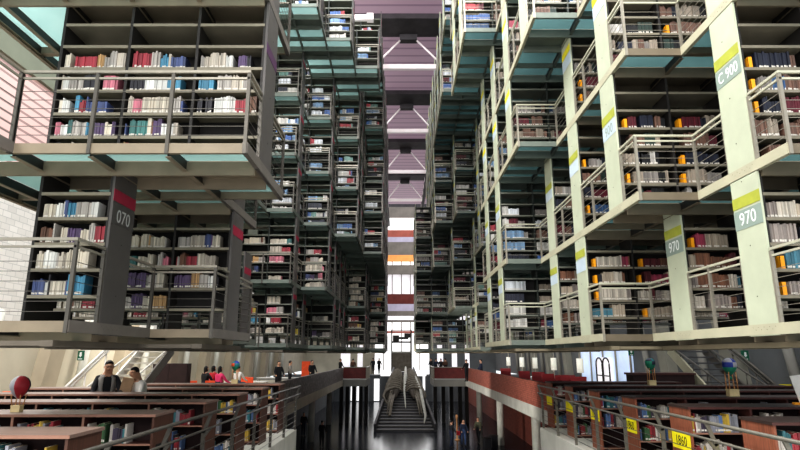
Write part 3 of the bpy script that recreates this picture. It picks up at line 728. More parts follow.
for s_ in (-1, 1):
    for i in range(9):                      # loose long bars draped down the steps
        x0 = s_ * rnd.uniform(1.2, 1.75); y0 = rnd.uniform(-0.5, 3.5); st_ = lambda y: (y + 4) / 24 * zt
        pts = [(x0 * (1 - 0.035 * t * 3), y0 + t * 2.2, st_(y0 + t * 2.2) + 0.25 + 0.75 * math.sin(math.pi * min(1, t / 3.2)) * rnd.uniform(0.8, 1.1)) for t in range(4)]
        MB().tube(pts, [0.04, 0.09, 0.1, 0.05], 'bone_grey', 6).build('rib', r)
MB().tube([(1.62, -2.4, 0.5), (1.8, -1.2, 1.0), (1.72, 1.5, 1.7), (1.6, 5, 2.7), (1.2, 9, 3.9)], [0.05, 0.12, 0.17, 0.15, 0.08], 'concrete_pale', 8).build('curved_bar', r)

# ------------------------------------------------------------------ steel stairs against the side walls
for side in (-1, 1):
    s = side; xa, xb, xr = (7.9, 8.95, 9.9) if side < 0 else (9.3, 10.5, 11.15); yb, yt = 16.3, 20.2; zb, zt_ = MZ, 0.2
    r = empty('steel_stair', 'steel staircase with open treads beside the %s wall' % SIDE[side], 'stairs', (0, 0, 0))
    ms, mtr, mr = ('stair_steel', 'tread', 'stair_steel') if s < 0 else ('pale_paint_warm', 'tread_dark', 'stair_dark')
    if s > 0:
        MB().bar((s * xa, yb, zb), (s * xa, yt, zt_), 0.06, 0.34, ms).build('stringer', r); MB().bar((s * xb, yb, zb), (s * xb, yt, zt_), 0.06, 0.3, 'stair_dark').build('stringer', r)
    else:
        MB().bar((s * xb, yb, zb), (s * xb, yt, zt_), 0.06, 0.3, ms).build('stringer', r); MB().bar((s * xa, yb, zb), (s * xa, yt, zt_), 0.06, 0.34, 'stair_dark').build('stringer', r)
    for i in range(12):
        f = (i + 0.5) / 12; y = yb + (yt - yb) * f; z = zb + (zt_ - zb) * f
        MB().box(s * (xa + 0.03), s * (xb - 0.03), y - 0.16, y + 0.16, z - 0.02, z + 0.03, mtr).build('tread', r)
    for xx in (xa, xb):
        MB().tube([(s * xx, yb, zb + 0.95), (s * xx, yt, zt_ + 0.95 - 0.8)], 0.03, mr, 6).build('handrail', r)
        for i in range(5):
            f = i / 4 * 0.8; y = yb + (yt - yb) * f; z = zb + (zt_ - zb) * f
            MB().tube([(s * xx, y, z), (s * xx, y, z + 0.9 - 0.75 * f)], 0.018, mr, 6).build('baluster', r)
    r = empty('handrail', 'sloping double handrail beside the %s staircase' % SIDE[side], 'handrail', (0, 0, 0))
    for dz in (0, 0.14):
        MB().tube([(s * xr, 17.3, -1.15 + dz), (s * xr, 20.6, 0.62 + dz)], 0.045, mr, 8).build('rail', r)
    for i in range(3):
        f = i / 2; MB().tube([(s * xr, 17.3 + 3.3 * f * 0.7, MZ), (s * xr, 17.3 + 3.3 * f * 0.7, -1.15 + 1.77 * f * 0.7)], 0.03, mr, 6).build('post', r)

# glazed doorway on the right wall
dg = struct(MB().box(-0.06, 0.06, -4.6, 4.6, -1.35, 1.35, 'daylight_blue').build('window_20', None, (WX - 0.1, 37.2, MZ + 1.36)), 'tall bright glazed opening on the right wall')
for y in (-4.6, -2.4, -0.2, 2.2, 4.5): MB().box(-0.14, -0.06, y - 0.07, y + 0.07, -1.35, 1.35, 'rail_steel').build('mullion', dg)
dd = struct(MB().box(-0.05, 0.0, -1.25, 1.25, 0, 1.9, 'daylight_soft').build('door_1', None, (WX - 0.3, 36.6, MZ)), 'arched glass double door in the bright opening')
for c_ in (-0.62, 0.62):
    pts = [(-0.1, c_ - 0.55, 0)] + [(-0.1, c_ - 0.55 * math.cos(a), 1.5 + 0.38 * math.sin(a)) for a in [math.pi * j / 8 for j in range(9)]] + [(-0.1, c_ + 0.55, 0)]
    MB().tube(pts, 0.05, 'dark_frame', 6).tube([(-0.1, c_ - 0.55, 0.8), (-0.1, c_ + 0.55, 0.8)], 0.04, 'dark_frame', 6).build('door_frame', dd)

# exit signs, notice, standing flyer
def exit_sign(p, rz, lab, w=0.34, h=0.36):
    r = empty('exit_sign', lab, 'sign', p, rz)
    MB().box(-w / 2, w / 2, -0.02, 0.02, -h / 2, h / 2, 'exit_green').build('board', r)
    MB().box(-0.05, 0.05, -0.026, -0.02, 0.02, 0.12, 'white_ink').poly([(-0.09, -0.026, 0.02), (0.09, -0.026, 0.02), (0, -0.026, -0.07)], 'white_ink').box(-0.1, 0.1, -0.026, -0.02, -0.14, -0.11, 'white_ink').build('arrow', r)
exit_sign(at(745, 355.5, 21.0), 0.35, 'green exit sign on the pilaster above the right stairs')
exit_sign(at(631, 352, 30.5), 0.35, 'small green exit sign beside the bright glazed opening')
exit_sign(at(81, 355.5, 21.5), -0.35, 'green exit sign on the left wall pilaster', 0.3, 0.36)
tag(MB().box(-0.2, 0.2, -0.01, 0.01, -0.13, 0.13, 'yellow_stripe').build('notice', None, at(786, 388.5, 18.5)), 'yellow notice on the right wall below the handrail', 'notice')
r = empty('flyer_stand', 'white flyer board with orange print leaning on a low right bookcase', 'sign', (6.62, 9.55, MZ + LH), -0.2)
MB().bar((0, 0, 0), (-0.06, 0.1, 0.46), 0.36, 0.012, 'cloth_white', up=(0, 1, 0)).build('board', r)
MB().poly([(-0.19, -0.01, 0.02), (0.17, -0.012, 0.02), (0.1, 0.02, 0.14), (-0.08, 0.012, 0.1)], 'orange_plastic').build('orange_print', r)
MB().box(-0.3, -0.1, -0.1, 0.0, 0.0, 0.03, 'orange_plastic').build('foot', r)

# hot air balloon ornaments
def balloon(x, y, z, h, rim, cm, lab, rr=0.19):
    r = empty('balloon_ornament', lab, 'ornament', (x, y, z), group='paper hot air balloons')
    R = h * rr; zc = h - R
    prof = [(0.02, zc - R * 1.35), (R * 0.35, zc - R * 1.2), (R * 0.7, zc - R * 0.8), (R * 0.95, zc - R * 0.3), (R, zc), (R * 0.92, zc + R * 0.4), (R * 0.7, zc + R * 0.72), (R * 0.35, zc + R * 0.94), (0.0, zc + R)]
    MB().lathe(prof, cm[0], 16, mats=lambda i, j: cm[(j // 4 + (1 if i > 4 and rim else 0)) % len(cm)] if not (rim and i < 3) else rim).build('envelope', r)
    bs = h * 0.13
    MB().box(-bs, bs, -bs * 0.7, bs * 0.7, 0, bs * 1.3, 'basket_cream').box(-bs * 1.06, bs * 1.06, -bs * 0.75, bs * 0.75, bs * 1.15, bs * 1.4, 'basket_cream').build('basket', r)
    for a, b_ in ((-1, -1), (1, -1), (1, 1), (-1, 1)): MB().tube([(a * bs * 0.85, b_ * bs * 0.6, bs * 1.3), (a * R * 0.5, b_ * R * 0.5, zc - R * 0.95)], 0.008 * h / 0.5, 'cord_tan', 5).build('cord', r)
    if rim: MB().lathe([(0.0, zc - R * 2.0), (R * 0.3, zc - R * 1.8), (0.0, zc - R * 1.5)], rim, 8).build('burner', r)
TZ = MZ + LH
balloon(-5.38, 8.35, TZ, 0.49, None, ['balloon_dark', 'balloon_dark', 'balloon_grey', 'balloon_red'], 'red and grey paper balloon with basket on a low left bookcase', 0.27)
balloon(-4.62, 16.4, TZ, 0.62, 'balloon_green', ['balloon_blue', 'balloon_green', 'chair_orange', 'balloon_teal'], 'multicoloured paper balloon with basket on the last low left bookcase')
balloon(6.6, 15.5, TZ, 0.7, 'balloon_green', ['balloon_teal', 'balloon_blue', 'balloon_green', 'balloon_dark'], 'teal and blue paper balloon with basket on a low right bookcase')
balloon(6.42, 11.45, TZ, 0.72, 'balloon_green', ['balloon_blue', 'balloon_dark', 'balloon_blue', 'balloon_grey'], 'blue and green paper balloon with basket, nearest on the right mezzanine')

# reading lamps, armchairs, tables and chairs of the far mezzanines
for i, (px, d) in enumerate(((508.6, 42), (522, 37.6), (535, 33.8), (553.7, 29.8), (580, 25.4))):
    p = at(px, 365, d); r = empty('floor_lamp', 'white cylinder lamp on a slim post, far right mezzanine, %s from the left' % nth(i + 1), 'lamp', (p.x, p.y, MZ), group='white post lamps')
    MB().lathe([(0, 1.28), (0.15, 1.28), (0.15, 1.9), (0, 1.9)], 'lamp_white', 14).build('lamp_shade', r)
    MB().tube([(0, 0, 0.03), (0, 0, 2.4)], 0.035, 'rail_steel', 8).build('pole', r); MB().lathe([(0, 0), (0.16, 0), (0.16, 0.03), (0, 0.03)], 'rail_dark', 12).build('base', r)
def chair(x, y, rz, m, lab, hb=1.0, w=0.5, group=None):
    r = empty('chair', lab, 'chair', (x, y, MZ), rz, group)
    MB().box(-w / 2, w / 2, -w / 2, w / 2, 0.42, 0.5, m).build('seat', r, bevel=0.03)
    MB().bar((0, w / 2 - 0.03, 0.5), (0, w / 2 + 0.07, hb), w, 0.06, m, up=(0, 1, 0)).build('backrest', r, bevel=0.025)
    for a in (-1, 1):
        for b_ in (-1, 1): MB().tube([(a * (w / 2 - 0.05), b_ * (w / 2 - 0.05), 0.42), (a * (w / 2 - 0.03), b_ * (w / 2 - 0.03), 0)], 0.02, 'rail_dark', 6).build('leg', r)
for i, (px, d, rz) in enumerate(((506, 41, 2.9), (527, 33.5, 0.2), (537.5, 32.5, 3.0), (552, 28.5, 0.3), (559, 27.6, 3.2), (571, 26.6, 0.1), (575.5, 25.6, 3.1))):
    p = at(px, 372, d); chair(p.x, p.y, rz, 'chair_red', 'red armchair on the far right mezzanine, %s from the left' % nth(i + 1), 1.12, 0.72, 'red armchairs on the right mezzanine')
for i, (px, d, rz) in enumerate(((8, 16.6, 0.3), (32, 16.9, -0.4), (88, 17.6, 0.1), (98, 17.9, 3.0), (189, 23.5, 0.2), (214, 24, 2.9), (241, 27.5, 0.1), (247, 27.0, 0.2))):
    p = at(px, 392, d); chair(p.x, p.y, rz, 'chair_orange', 'orange chair on the left mezzanine, %s from the left' % nth(i + 1), 1.0, 0.5, 'orange chairs on the left mezzanine')
def table(x, y, w, d, lab, rz=0, h=0.74):
    r = empty('table', lab, 'table', (x, y, MZ), rz)
    MB().box(-w / 2, w / 2, -d / 2, d / 2, h - 0.04, h, 'table_white').build('tabletop', r, bevel=0.008)
    for a in (-1, 1):
        for b_ in (-1, 1): MB().box(a * (w / 2 - 0.07) - 0.025, a * (w / 2 - 0.07) + 0.025, b_ * (d / 2 - 0.07) - 0.025, b_ * (d / 2 - 0.07) + 0.025, 0, h - 0.04, 'rail_steel').build('leg', r)
for px, d, w, lab in ((26, 18.2, 1.6, 'white table at the far left edge of the mezzanine'), (92, 19.2, 1.6, 'white table behind the man at the low bookcase'), (192, 25, 2.2, 'white table beside the seated readers'), (243, 29, 2.4, 'white table beyond the last low left bookcase'), (282, 34, 3.0, 'white table on the far left mezzanine')):
    p = at(px, 390, d); table(p.x, p.y, w, 0.8, lab)
p = at(306, 368, 37); r = empty('display_panel', 'orange brown upright display panel on the far left mezzanine', 'panel', (p.x, p.y, MZ))
MB().box(-0.28, 0.28, -0.03, 0.03, 0.5, 1.65, 'chair_orange').build('board', r); MB().box(-0.26, -0.22, -0.03, 0.03, 0, 0.5, 'rail_dark').box(0.22, 0.26, -0.03, 0.03, 0, 0.5, 'rail_dark').build('stand', r)
p = at(164, 384, 22); r = empty('wall_cabinet', 'dark maroon cabinet by the left stairs', 'cabinet', (p.x, p.y + 0.6, MZ))
MB().box(-0.72, 0.72, -0.2, 0.2, 0, 1.72, 'low_inside').build('body', r); MB().box(-0.7, -0.01, -0.22, -0.2, 0.05, 1.68, 'low_inside').build('door', r); MB().box(0.01, 0.7, -0.22, -0.2, 0.05, 1.68, 'low_inside').build('door', r)
p = at(645, 380, 19); r = empty('wall_cabinet', 'long dark brown counter by the right wall', 'cabinet', (8.25, 18.75, MZ))
MB().box(-0.95, 0.95, -0.3, 0.3, 0, 1.44, 'low_inside').build('body', r); MB().box(-1.0, 1.0, -0.34, 0.34, 1.44, 1.5, 'low_wood').build('top', r)

# ------------------------------------------------------------------ people
def skin_body(name, joints, edges, tags, mats_, parent, smooth=True):
    """one continuous surface grown from a joint skeleton; tags give each edge a clothing material"""
    me = bpy.data.meshes.new('sk'); keys = list(joints); idx = {k: i for i, k in enumerate(keys)}
    me.from_pydata([joints[k][:3] for k in keys], [(idx[a], idx[b]) for a, b in edges], [])
    o = bpy.data.objects.new('sk', me); C.objects.link(o)
    sk = o.modifiers.new('s', 'SKIN'); sk.use_smooth_shade = True
    for k in keys:
        r = joints[k][3]; v = me.skin_vertices[0].data[idx[k]]; v.radius = (r, joints[k][4]) if len(joints[k]) > 4 else (r, r); v.use_root = (k == 'pelvis')
    ss = o.modifiers.new('u', 'SUBSURF'); ss.levels = 2; ss.render_levels = 2
    bpy.context.view_layer.update()
    nm = bpy.data.meshes.new_from_object(o.evaluated_get(bpy.context.evaluated_depsgraph_get()))
    bpy.data.objects.remove(o)
    nm.materials.clear()
    for m in mats_: nm.materials.append(M[m])
    segs = [(Vector(joints[a][:3]), Vector(joints[b][:3]), tags[i]) for i, (a, b) in enumerate(edges)]
    for p in nm.polygons:
        c = p.center; best = 1e9; t = 0
        for a, b, g in segs:
            ab = b - a; u = max(0, min(1, (c - a).dot(ab) / max(1e-9, ab.length_squared))); dd = (c - a - ab * u).length
            if dd < best: best = dd; t = g
        p.material_index = t; p.use_smooth = True
    out = bpy.data.objects.new(name, nm); C.objects.link(out); out.parent = parent
    return out
def person(lab, loc, rz, H=1.7, shirt='cloth_black', pants='cloth_navy', hair='hair_black', pose='stand', arms=(0.12, 0.12), elbow=(0.2, 0.2), stride=0.0, lean=0.0, nod=0.0, long_hair=False, face=False, jacket=None, bag=None, group=None, fingers=False, sleeves_short=False):
    r = empty('person', lab, 'person', loc, rz, group); k = H / 1.72
    J = {}; E = []; T = []
    def j(n, x, y, z, ra, rb=None): J[n] = (x * k, y * k, z * k, ra * k * 1.28, (rb or ra) * k * 1.28)
    def e(a, b, t): E.append((a, b)); T.append(t)      # tags: 0 shirt 1 pants 2 skin 3 shoe
    ph = 0.94 if pose == 'stand' else 0.5
    ly = -math.sin(lean)
    j('pelvis', 0, 0, ph, 0.145, 0.11); j('waist', 0, ly * 0.18, ph + 0.16, 0.125, 0.095); j('chest', 0, ly * 0.36, ph + 0.36, 0.155, 0.105); j('collar', 0, ly * 0.5, ph + 0.50, 0.085, 0.075)
    j('neck', 0, ly * 0.56, ph + 0.57, 0.052); nx = -0.05 * nod
    j('jaw', 0, ly * 0.6 - 0.022 + nx, ph + 0.635, 0.062, 0.068); j('brow', 0, ly * 0.62 - 0.01 + nx * 1.6, ph + 0.705, 0.075, 0.088); j('crown', 0, ly * 0.63 + 0.005 + nx * 2, ph + 0.755, 0.05, 0.06)
    j('nose', 0, ly * 0.6 - 0.11 + nx * 1.5, ph + 0.668, 0.011)
    e('pelvis', 'waist', 1); e('waist', 'chest', 0); e('chest', 'collar', 0); e('collar', 'neck', 2); e('neck', 'jaw', 2); e('jaw', 'brow', 2); e('brow', 'crown', 2); e('jaw', 'nose', 2)
    for s_, nm, ar, el in ((-1, 'r', arms[0], elbow[0]), (1, 'l', arms[1], elbow[1])):
        sx, sy, sz = s_ * 0.175, ly * 0.44, ph + 0.455
        j('sh' + nm, sx, sy, sz, 0.058)
        ex, ey, ez = sx + s_ * (0.05 + 0.2 * abs(ar) * 0.3), sy - 0.27 * math.sin(ar), sz - 0.27 * math.cos(ar)
        a2 = ar + el; wx, wy, wz = ex - s_ * 0.01, ey - 0.24 * math.sin(a2), ez - 0.24 * math.cos(a2)
        hx, hy, hz = wx - s_ * 0.005, wy - 0.085 * math.sin(a2 + 0.15), wz - 0.085 * math.cos(a2 + 0.15)
        j('el' + nm, ex, ey, ez, 0.042); j('wr' + nm, wx, wy, wz, 0.026); j('hd' + nm, hx, hy, hz, 0.036, 0.016)
        e('chest', 'sh' + nm, 0); e('sh' + nm, 'el' + nm, 0); e('el' + nm, 'wr' + nm, 2 if sleeves_short else 0); e('wr' + nm, 'hd' + nm, 2)
        if fingers:
            d = (Vector((hx - wx, hy - wy, hz - wz))).normalized(); side_v = Vector((0, 1, 0)).cross(d) if abs(d.y) < 0.9 else Vector((1, 0, 0)); side_v = side_v.normalized()
            for q, ln in enumerate((0.066, 0.076, 0.072, 0.056)):
                b0 = Vector((hx, hy, hz)) + side_v * (q - 1.5) * 0.02 + d * 0.02; b1 = b0 + d * ln * 0.55; b2 = b1 + d * ln * 0.4 + Vector((-s_ * 0.014, -0.012, 0))
                j('f%d%s' % (q, nm), *b1, 0.009); j('g%d%s' % (q, nm), *b2, 0.0075); e('hd' + nm, 'f%d%s' % (q, nm), 2); e('f%d%s' % (q, nm), 'g%d%s' % (q, nm), 2)
            t0 = Vector((wx, wy, wz)) + d * 0.035 + side_v * 0.045; t1 = t0 + d * 0.035 + side_v * 0.012
            j('th' + nm, *t0, 0.011); j('tt' + nm, *t1, 0.009); e('hd' + nm, 'th' + nm, 2); e('th' + nm, 'tt' + nm, 2)
        hx = s_ * 0.09
        if pose == 'stand':
            st = stride * s_; ky = -0.43 * math.sin(max(st, st * 0.5)); ay = ky - 0.42 * math.sin(min(st, 0) * 0.9 - abs(stride) * 0.12)
            j('hip' + nm, hx, 0, ph - 0.06, 0.09); j('kn' + nm, hx, ky, ph - 0.46, 0.058); j('an' + nm, hx, ay if stride else 0.01, 0.075, 0.04); j('to' + nm, hx + s_ * 0.02, (ay if stride else 0.01) - 0.16, 0.03, 0.036, 0.026)
        else:
            j('hip' + nm, hx, -0.03, ph - 0.02, 0.09); j('kn' + nm, hx, -0.43, ph, 0.06); j('an' + nm, hx, -0.42, 0.075, 0.04); j('to' + nm, hx, -0.57, 0.03, 0.036, 0.026)
        e('pelvis', 'hip' + nm, 1); e('hip' + nm, 'kn' + nm, 1); e('kn' + nm, 'an' + nm, 1); e('an' + nm, 'to' + nm, 3)
    body = skin_body('body', J, E, T, [shirt, pants, 'skin', 'shoe_dark'], r)
    hc = Vector(J['brow'][:3])
    # hair: a cap that leaves the face free
    mb = MB(); R1 = 0.098 * k; nlat, nlon = 7, 16; st = mb.slot(hair)
    for a in range(nlat + 1):
        for b_ in range(nlon):
            th = math.pi * 2 * b_ / nlon; front = max(0, -math.sin(th)); pmax = (2.05 if not long_hair else 2.3) - 1.15 * front ** 0.7; p_ = pmax * a / nlat
            drop = 0.0 if not long_hair else -0.16 * k * (a / nlat) ** 3 * (1 - front)
            mb.v.append((hc.x + R1 * 0.86 * math.sin(p_) * math.cos(th), hc.y + 0.012 * k + R1 * 1.08 * math.sin(p_) * math.sin(th), hc.z + 0.012 * k + R1 * 1.02 * math.cos(p_) + drop))
    for a in range(nlat):
        for b_ in range(nlon): mb.f.append((a * nlon + b_, (a + 1) * nlon + b_, (a + 1) * nlon + (b_ + 1) % nlon, a * nlon + (b_ + 1) % nlon)); mb.mi.append(st); mb.smooth.add(len(mb.f) - 1)
    mb.build('hair', r)
    if face:
        fy = hc.y - 0.088 * k
        for s_ in (-1, 1):
            MB().lathe([(0, -0.008), (0.011, -0.003), (0.011, 0.003), (0, 0.008)], 'hair_black', 8, (s_ * 0.031 * k, fy + 0.006, hc.z - 0.012 * k)).build('eye', r)
            MB().lathe([(0, -0.03), (0.014, -0.012), (0.016, 0.012), (0, 0.03)], 'skin', 8, (s_ * 0.083 * k, hc.y + 0.015, hc.z - 0.025 * k)).build('ear', r)
        MB().box(-0.022, 0.022, fy + 0.006, fy + 0.02, hc.z - 0.088 * k, hc.z - 0.080 * k, 'balustrade_red').build('mouth', r)
    if face == 'glasses':
        g = MB()
        for s_ in (-1, 1):
            cxx = s_ * 0.033 * k; pts = [(cxx + 0.026 * math.cos(t), hc.y - 0.103 * k, hc.z - 0.012 * k + 0.02 * math.sin(t)) for t in [2 * math.pi * q / 10 for q in range(11)]]
            g.tube(pts, 0.004, 'black_ink', 5); g.tube([(s_ * 0.058 * k, hc.y - 0.1 * k, hc.z - 0.008), (s_ * 0.085 * k, hc.y + 0.01, hc.z - 0.008)], 0.004, 'black_ink', 5)
        g.build('glasses', r)
    if jacket:
        for s_ in (-1, 1):
            g = MB(); cz = ph * k
            n_ = 8; rows = []
            for zi, (z, w, dp) in enumerate(((ph - 0.06, 0.175, 0.15), (ph + 0.16, 0.165, 0.135), (ph + 0.34, 0.195, 0.14), (ph + 0.46, 0.185, 0.115), (ph + 0.525, 0.11, 0.095))):
                rr = []
                for q in range(n_ + 1):
                    t = -math.pi * 0.5 + 0.42 + (math.pi - 0.42) * q / n_
                    rr.append((s_ * w * k * math.cos(t), ly * (z - ph) * k + dp * k * math.sin(t), z * k))
                rows.append(rr)
            st = g.slot(jacket); b0 = 0
            for rr in rows: g.v += rr
            for a in range(len(rows) - 1):
                for q in range(n_): g.f.append((a * (n_ + 1) + q, a * (n_ + 1) + q + 1, (a + 1) * (n_ + 1) + q + 1, (a + 1) * (n_ + 1) + q)); g.mi.append(st); g.smooth.add(len(g.f) - 1)
            o = g.build('jacket_side', r); sd = o.modifiers.new('solid', 'SOLIDIFY'); sd.thickness = 0.015
    if bag:
        MB().box(-0.14 * k, 0.14 * k, 0.1 * k, 0.24 * k, (ph + 0.08) * k, (ph + 0.48) * k, bag).build('backpack', r, bevel=0.04)
    return r
p = at(107, 380, 12.75)
person('man with glasses, grey open vest over black shirt, behind the low left bookcase', (p.x, p.y, MZ), 0.55, 1.9, 'cloth_black', 'cloth_navy', lean=0.12, nod=0.9, arms=(0.35, 0.4), elbow=(0.9, 1.0), face='glasses', jacket='cloth_grey', fingers=True)
p = at(141, 382, 12.85)
person('person in white print shirt with black hair tied up, behind the low left bookcase', (p.x, p.y, MZ), -0.5, 1.76, 'cloth_white', 'cloth_denim', lean=0.15, nod=1.2, arms=(0.5, 0.5), elbow=(0.9, 0.9), face=True, fingers=True, sleeves_short=True)
pr = bpy.context.scene.objects
tag(MB().bar((0, 0, 0), (0.04, 0.05, 0.30), 0.26, 0.02, 'cardboard', up=(0, 1, 0)).build('open_folder', None, at(125, 391, 12.6) + Vector((0, 0, -0.02))), 'brown folder held up between the man and the person in white', 'folder')
for px, py, d, sh, hr, lab in ((205.5, 377, 24.2, 'cloth_black', 'hair_black', 'seated reader in black, leftmost of the three by the wall'), (213, 377, 25.0, 'cloth_red', 'hair_black', 'seated reader in red, middle of the three by the wall'), (219.5, 378, 23.7, 'cloth_pink', 'hair_black', 'seated reader in pink, rightmost of the three by the wall')):
    p = at(px, py, d); person(lab, (p.x, p.y, MZ + 0.3), 2.6, 1.7, sh, 'cloth_navy', hr, pose='sit', long_hair=True, arms=(0.5, 0.5), elbow=(0.7, 0.7))
    tag(MB().box(-0.2, 0.2, -0.2, 0.2, 0.62, 0.68, 'chair_red').box(-0.03, 0.03, -0.03, 0.03, 0, 0.62, 'rail_dark').box(-0.17, 0.17, -0.17, 0.17, 0, 0.03, 'rail_dark').build('stool', None, (p.x, p.y, MZ)), 'red stool under the ' + lab.split(',')[0], 'stool')
p = at(238, 374, 25.5); person('seated person in white shirt beside the multicoloured balloon', (p.x, p.y, MZ + 0.3), 2.8, 1.7, 'cloth_white', 'cloth_denim', pose='sit', arms=(0.5, 0.5), elbow=(0.7, 0.7))
tag(MB().box(-0.2, 0.2, -0.2, 0.2, 0.62, 0.68, 'chair_red').box(-0.03, 0.03, -0.03, 0.03, 0, 0.62, 'rail_dark').box(-0.17, 0.17, -0.17, 0.17, 0, 0.03, 'rail_dark').build('stool', None, (p.x, p.y, MZ)), 'red stool under the seated person in white shirt', 'stool')
LOWP = [(303.5, 426, 44.0, 'cloth_black', 'cloth_navy', 0.4, 'person in black by the left mezzanine edge on the lower floor', 0.0), (322, 433, 38.7, 'cloth_black', 'cloth_black', 2.9, 'person in dark clothes standing alone left on the lower floor', 0.0),
        (451.5, 440, 38.6, 'cloth_black', 'cloth_navy', 2.2, 'person in black walking, leftmost of three on the right lower floor', 0.35), (463.5, 438.5, 39.2, 'cloth_navy', 'cloth_denim', 0.3, 'person in navy top and jeans, middle of three on the lower floor', 0.25), (478.5, 437, 40.5, 'cloth_olive', 'cloth_black', -0.5, 'person in olive jacket, rightmost of three on the lower floor', 0.3)]
for px, py, d, sh, pa, rz, lab, st in LOWP:
    p = at(px, py, d); person(lab, (p.x, p.y, FZ), rz, 1.72, sh, pa, stride=st, arms=(0.2, 0.3), elbow=(0.6, 0.4))
for i, px in enumerate((487, 494)):
    p = at(px, 447, 37.5 + i); r = empty('waste_bin', 'black square waste bin on the lower floor, %s of the pair' % ('left', 'right')[i], 'bin', (p.x, p.y, FZ), 0.2, 'black bins on the lower floor')
    MB().box(-0.22, 0.22, -0.22, 0.22, 0, 0.72, 'cloth_black').build('body', r, bevel=0.02); MB().box(-0.24, 0.24, -0.24, 0.24, 0.72, 0.8, 'hair_black').build('lid', r, bevel=0.02)
p = at(457, 430, 42); tag(MB().lathe([(0, 0), (0.2, 0), (0.17, 0.06), (0.06, 0.1), (0.06, 1.5), (0.09, 1.52), (0.09, 1.75), (0, 1.8)], 'cord_tan', 14).build('bollard', None, (p.x, p.y, FZ)), 'tan slim post standing behind the three walking people', 'post')
p = at(458.5, 443, 39.0); r = empty('shoulder_bag', 'small red bag carried beside the person in navy', 'bag', (p.x, p.y, FZ + 0.72)); MB().box(-0.13, 0.13, -0.06, 0.06, 0, 0.28, 'cloth_red').build('pouch', r, bevel=0.03); MB().tube([(-0.1, 0, 0.27), (-0.05, 0, 0.55), (0.08, 0, 0.55), (0.1, 0, 0.27)], 0.012, 'cloth_red', 5).build('strap', r)
for px, py, d, lab, sh in ((379, 366, 63, 'dark standing figure on the far walkway left of the stairs', 'cloth_black'), (373, 366, 63.5, 'dark figure beside the left far balustrade', 'cloth_black'), (431, 366, 60, 'dark figure on the far right balcony, leftmost of the group', 'cloth_black'), (436, 366, 57, 'dark figure on the far right balcony, second of the group', 'cloth_navy'),
        (441, 366, 56, 'dark figure on the far right balcony, third of the group', 'cloth_black'), (445.5, 366, 55.5, 'figure in brown on the far right balcony, rightmost of the group', 'cloth_brown'), (340.5, 364, 51.5, 'dark figure behind the far left balcony', 'cloth_black'), (353, 366, 51.8, 'figure in orange brown on the far left balcony', 'cloth_brown'),
        (466.5, 368, 45, 'dark figure on the far right mezzanine behind the brick parapet', 'cloth_black'), (481, 368, 43, 'second dark figure on the far right mezzanine behind the brick parapet', 'cloth_navy'), (312, 370, 36, 'person in black on the left mezzanine by the orange panel', 'cloth_black'), (290, 372, 33.5, 'person in grey on the left mezzanine at the parapet', 'cloth_grey'), (278.5, 374, 31, 'person in black on the left mezzanine at the white table', 'cloth_black')):
    p = at(px, py, d); zf = MZ
    person(lab, (p.x, p.y, zf), random.uniform(0, 6), 1.7, sh, 'cloth_black', arms=(0.3, 0.3), elbow=(0.6, 0.6))

# ------------------------------------------------------------------ books
DG = bpy.context.evaluated_depsgraph_get(); bpy.context.view_layer.update(); DG = bpy.context.evaluated_depsgraph_get()
def proj(x, y, z):
    d = y * CS + z * SN
    if d < 0.5: return None
    return CX + F * x / d, 225 - F * (z * CS - y * SN) / d, d
scored = []
for i, b in enumerate(BOOKS):
    p0 = proj(b[0], b[2], b[4]); p1 = proj(b[1], b[2], b[5])
    if not p0 or not p1: continue
    cx, cy = (p0[0] + p1[0]) / 2, (p0[1] + p1[1]) / 2
    if not (1 < cx < 799 and 1 < cy < 449) or b[7][5] == -1: continue
    scored.append((abs((p1[0] - p0[0]) * (p1[1] - p0[1])), i))
scored.sort(reverse=True); chosen = []
for a, i in scored[:3500]:
    b = BOOKS[i]; ok = 0
    for fz in (0.25, 0.55, 0.85):
        t = Vector(((b[0] + b[1]) / 2, b[2] - 0.004, b[4] + (b[5] - b[4]) * fz)); dv = t.normalized()
        hit = bpy.context.scene.ray_cast(DG, Vector((0, 0, 0)) + dv * 0.6, dv, distance=t.length - 0.64)
        if not hit[0]: ok += 1
    if ok >= 2: chosen.append(i)
    if len(chosen) >= 300: break
CH = set(chosen)
def book_geo(b, v, f, col, o=(0, 0, 0)):
    x0, x1, y0, y1, z0, z1, c, info = b; x0 -= o[0]; x1 -= o[0]; y0 -= o[1]; y1 -= o[1]; z0 -= o[2]; z1 -= o[2]
    h = z1 - z0; za, zb = z0 + h * 0.08, z0 + h * 0.2; n = len(v)
    v += [(x0, y0, z0), (x1, y0, z0), (x0, y0, za), (x1, y0, za), (x0, y0, zb), (x1, y0, zb), (x0, y0, z1), (x1, y0, z1), (x0, y1, z0), (x1, y1, z0), (x0, y1, z1), (x1, y1, z1)]
    cl = lin(c); wl = lin((214, 208, 198)) if (info[5] + int(b[0] * 97)) % 4 else cl
    pg = lin((214, 204, 180))
    for q, cc in (((0, 1, 3, 2), cl), ((2, 3, 5, 4), wl), ((4, 5, 7, 6), cl), ((6, 7, 11, 10), pg), ((0, 8, 9, 1), cl), ((8, 10, 11, 9), cl), ((0, 2, 4, 6, 10, 8), cl), ((1, 9, 11, 7, 5, 3), cl)):
        f.append(tuple(n + t for t in q)); col.append(cc)
def book_mesh(name, bs, o=(0, 0, 0)):
    v, f, col = [], [], []
    for b in bs: book_geo(b, v, f, col, o)
    me = bpy.data.meshes.new(name); me.from_pydata(v, [], f); me.materials.append(M['book'])
    at_ = me.color_attributes.new('Col', 'FLOAT_COLOR', 'CORNER'); arr = []
    for q, c in zip(f, col): arr += [c[0], c[1], c[2], 1.0] * len(q)
    at_.data.foreach_set('color', arr); me.update(); return me
BAYW = {1: ['only'], 2: ['first', 'second'], 3: ['first', 'middle', 'third']}
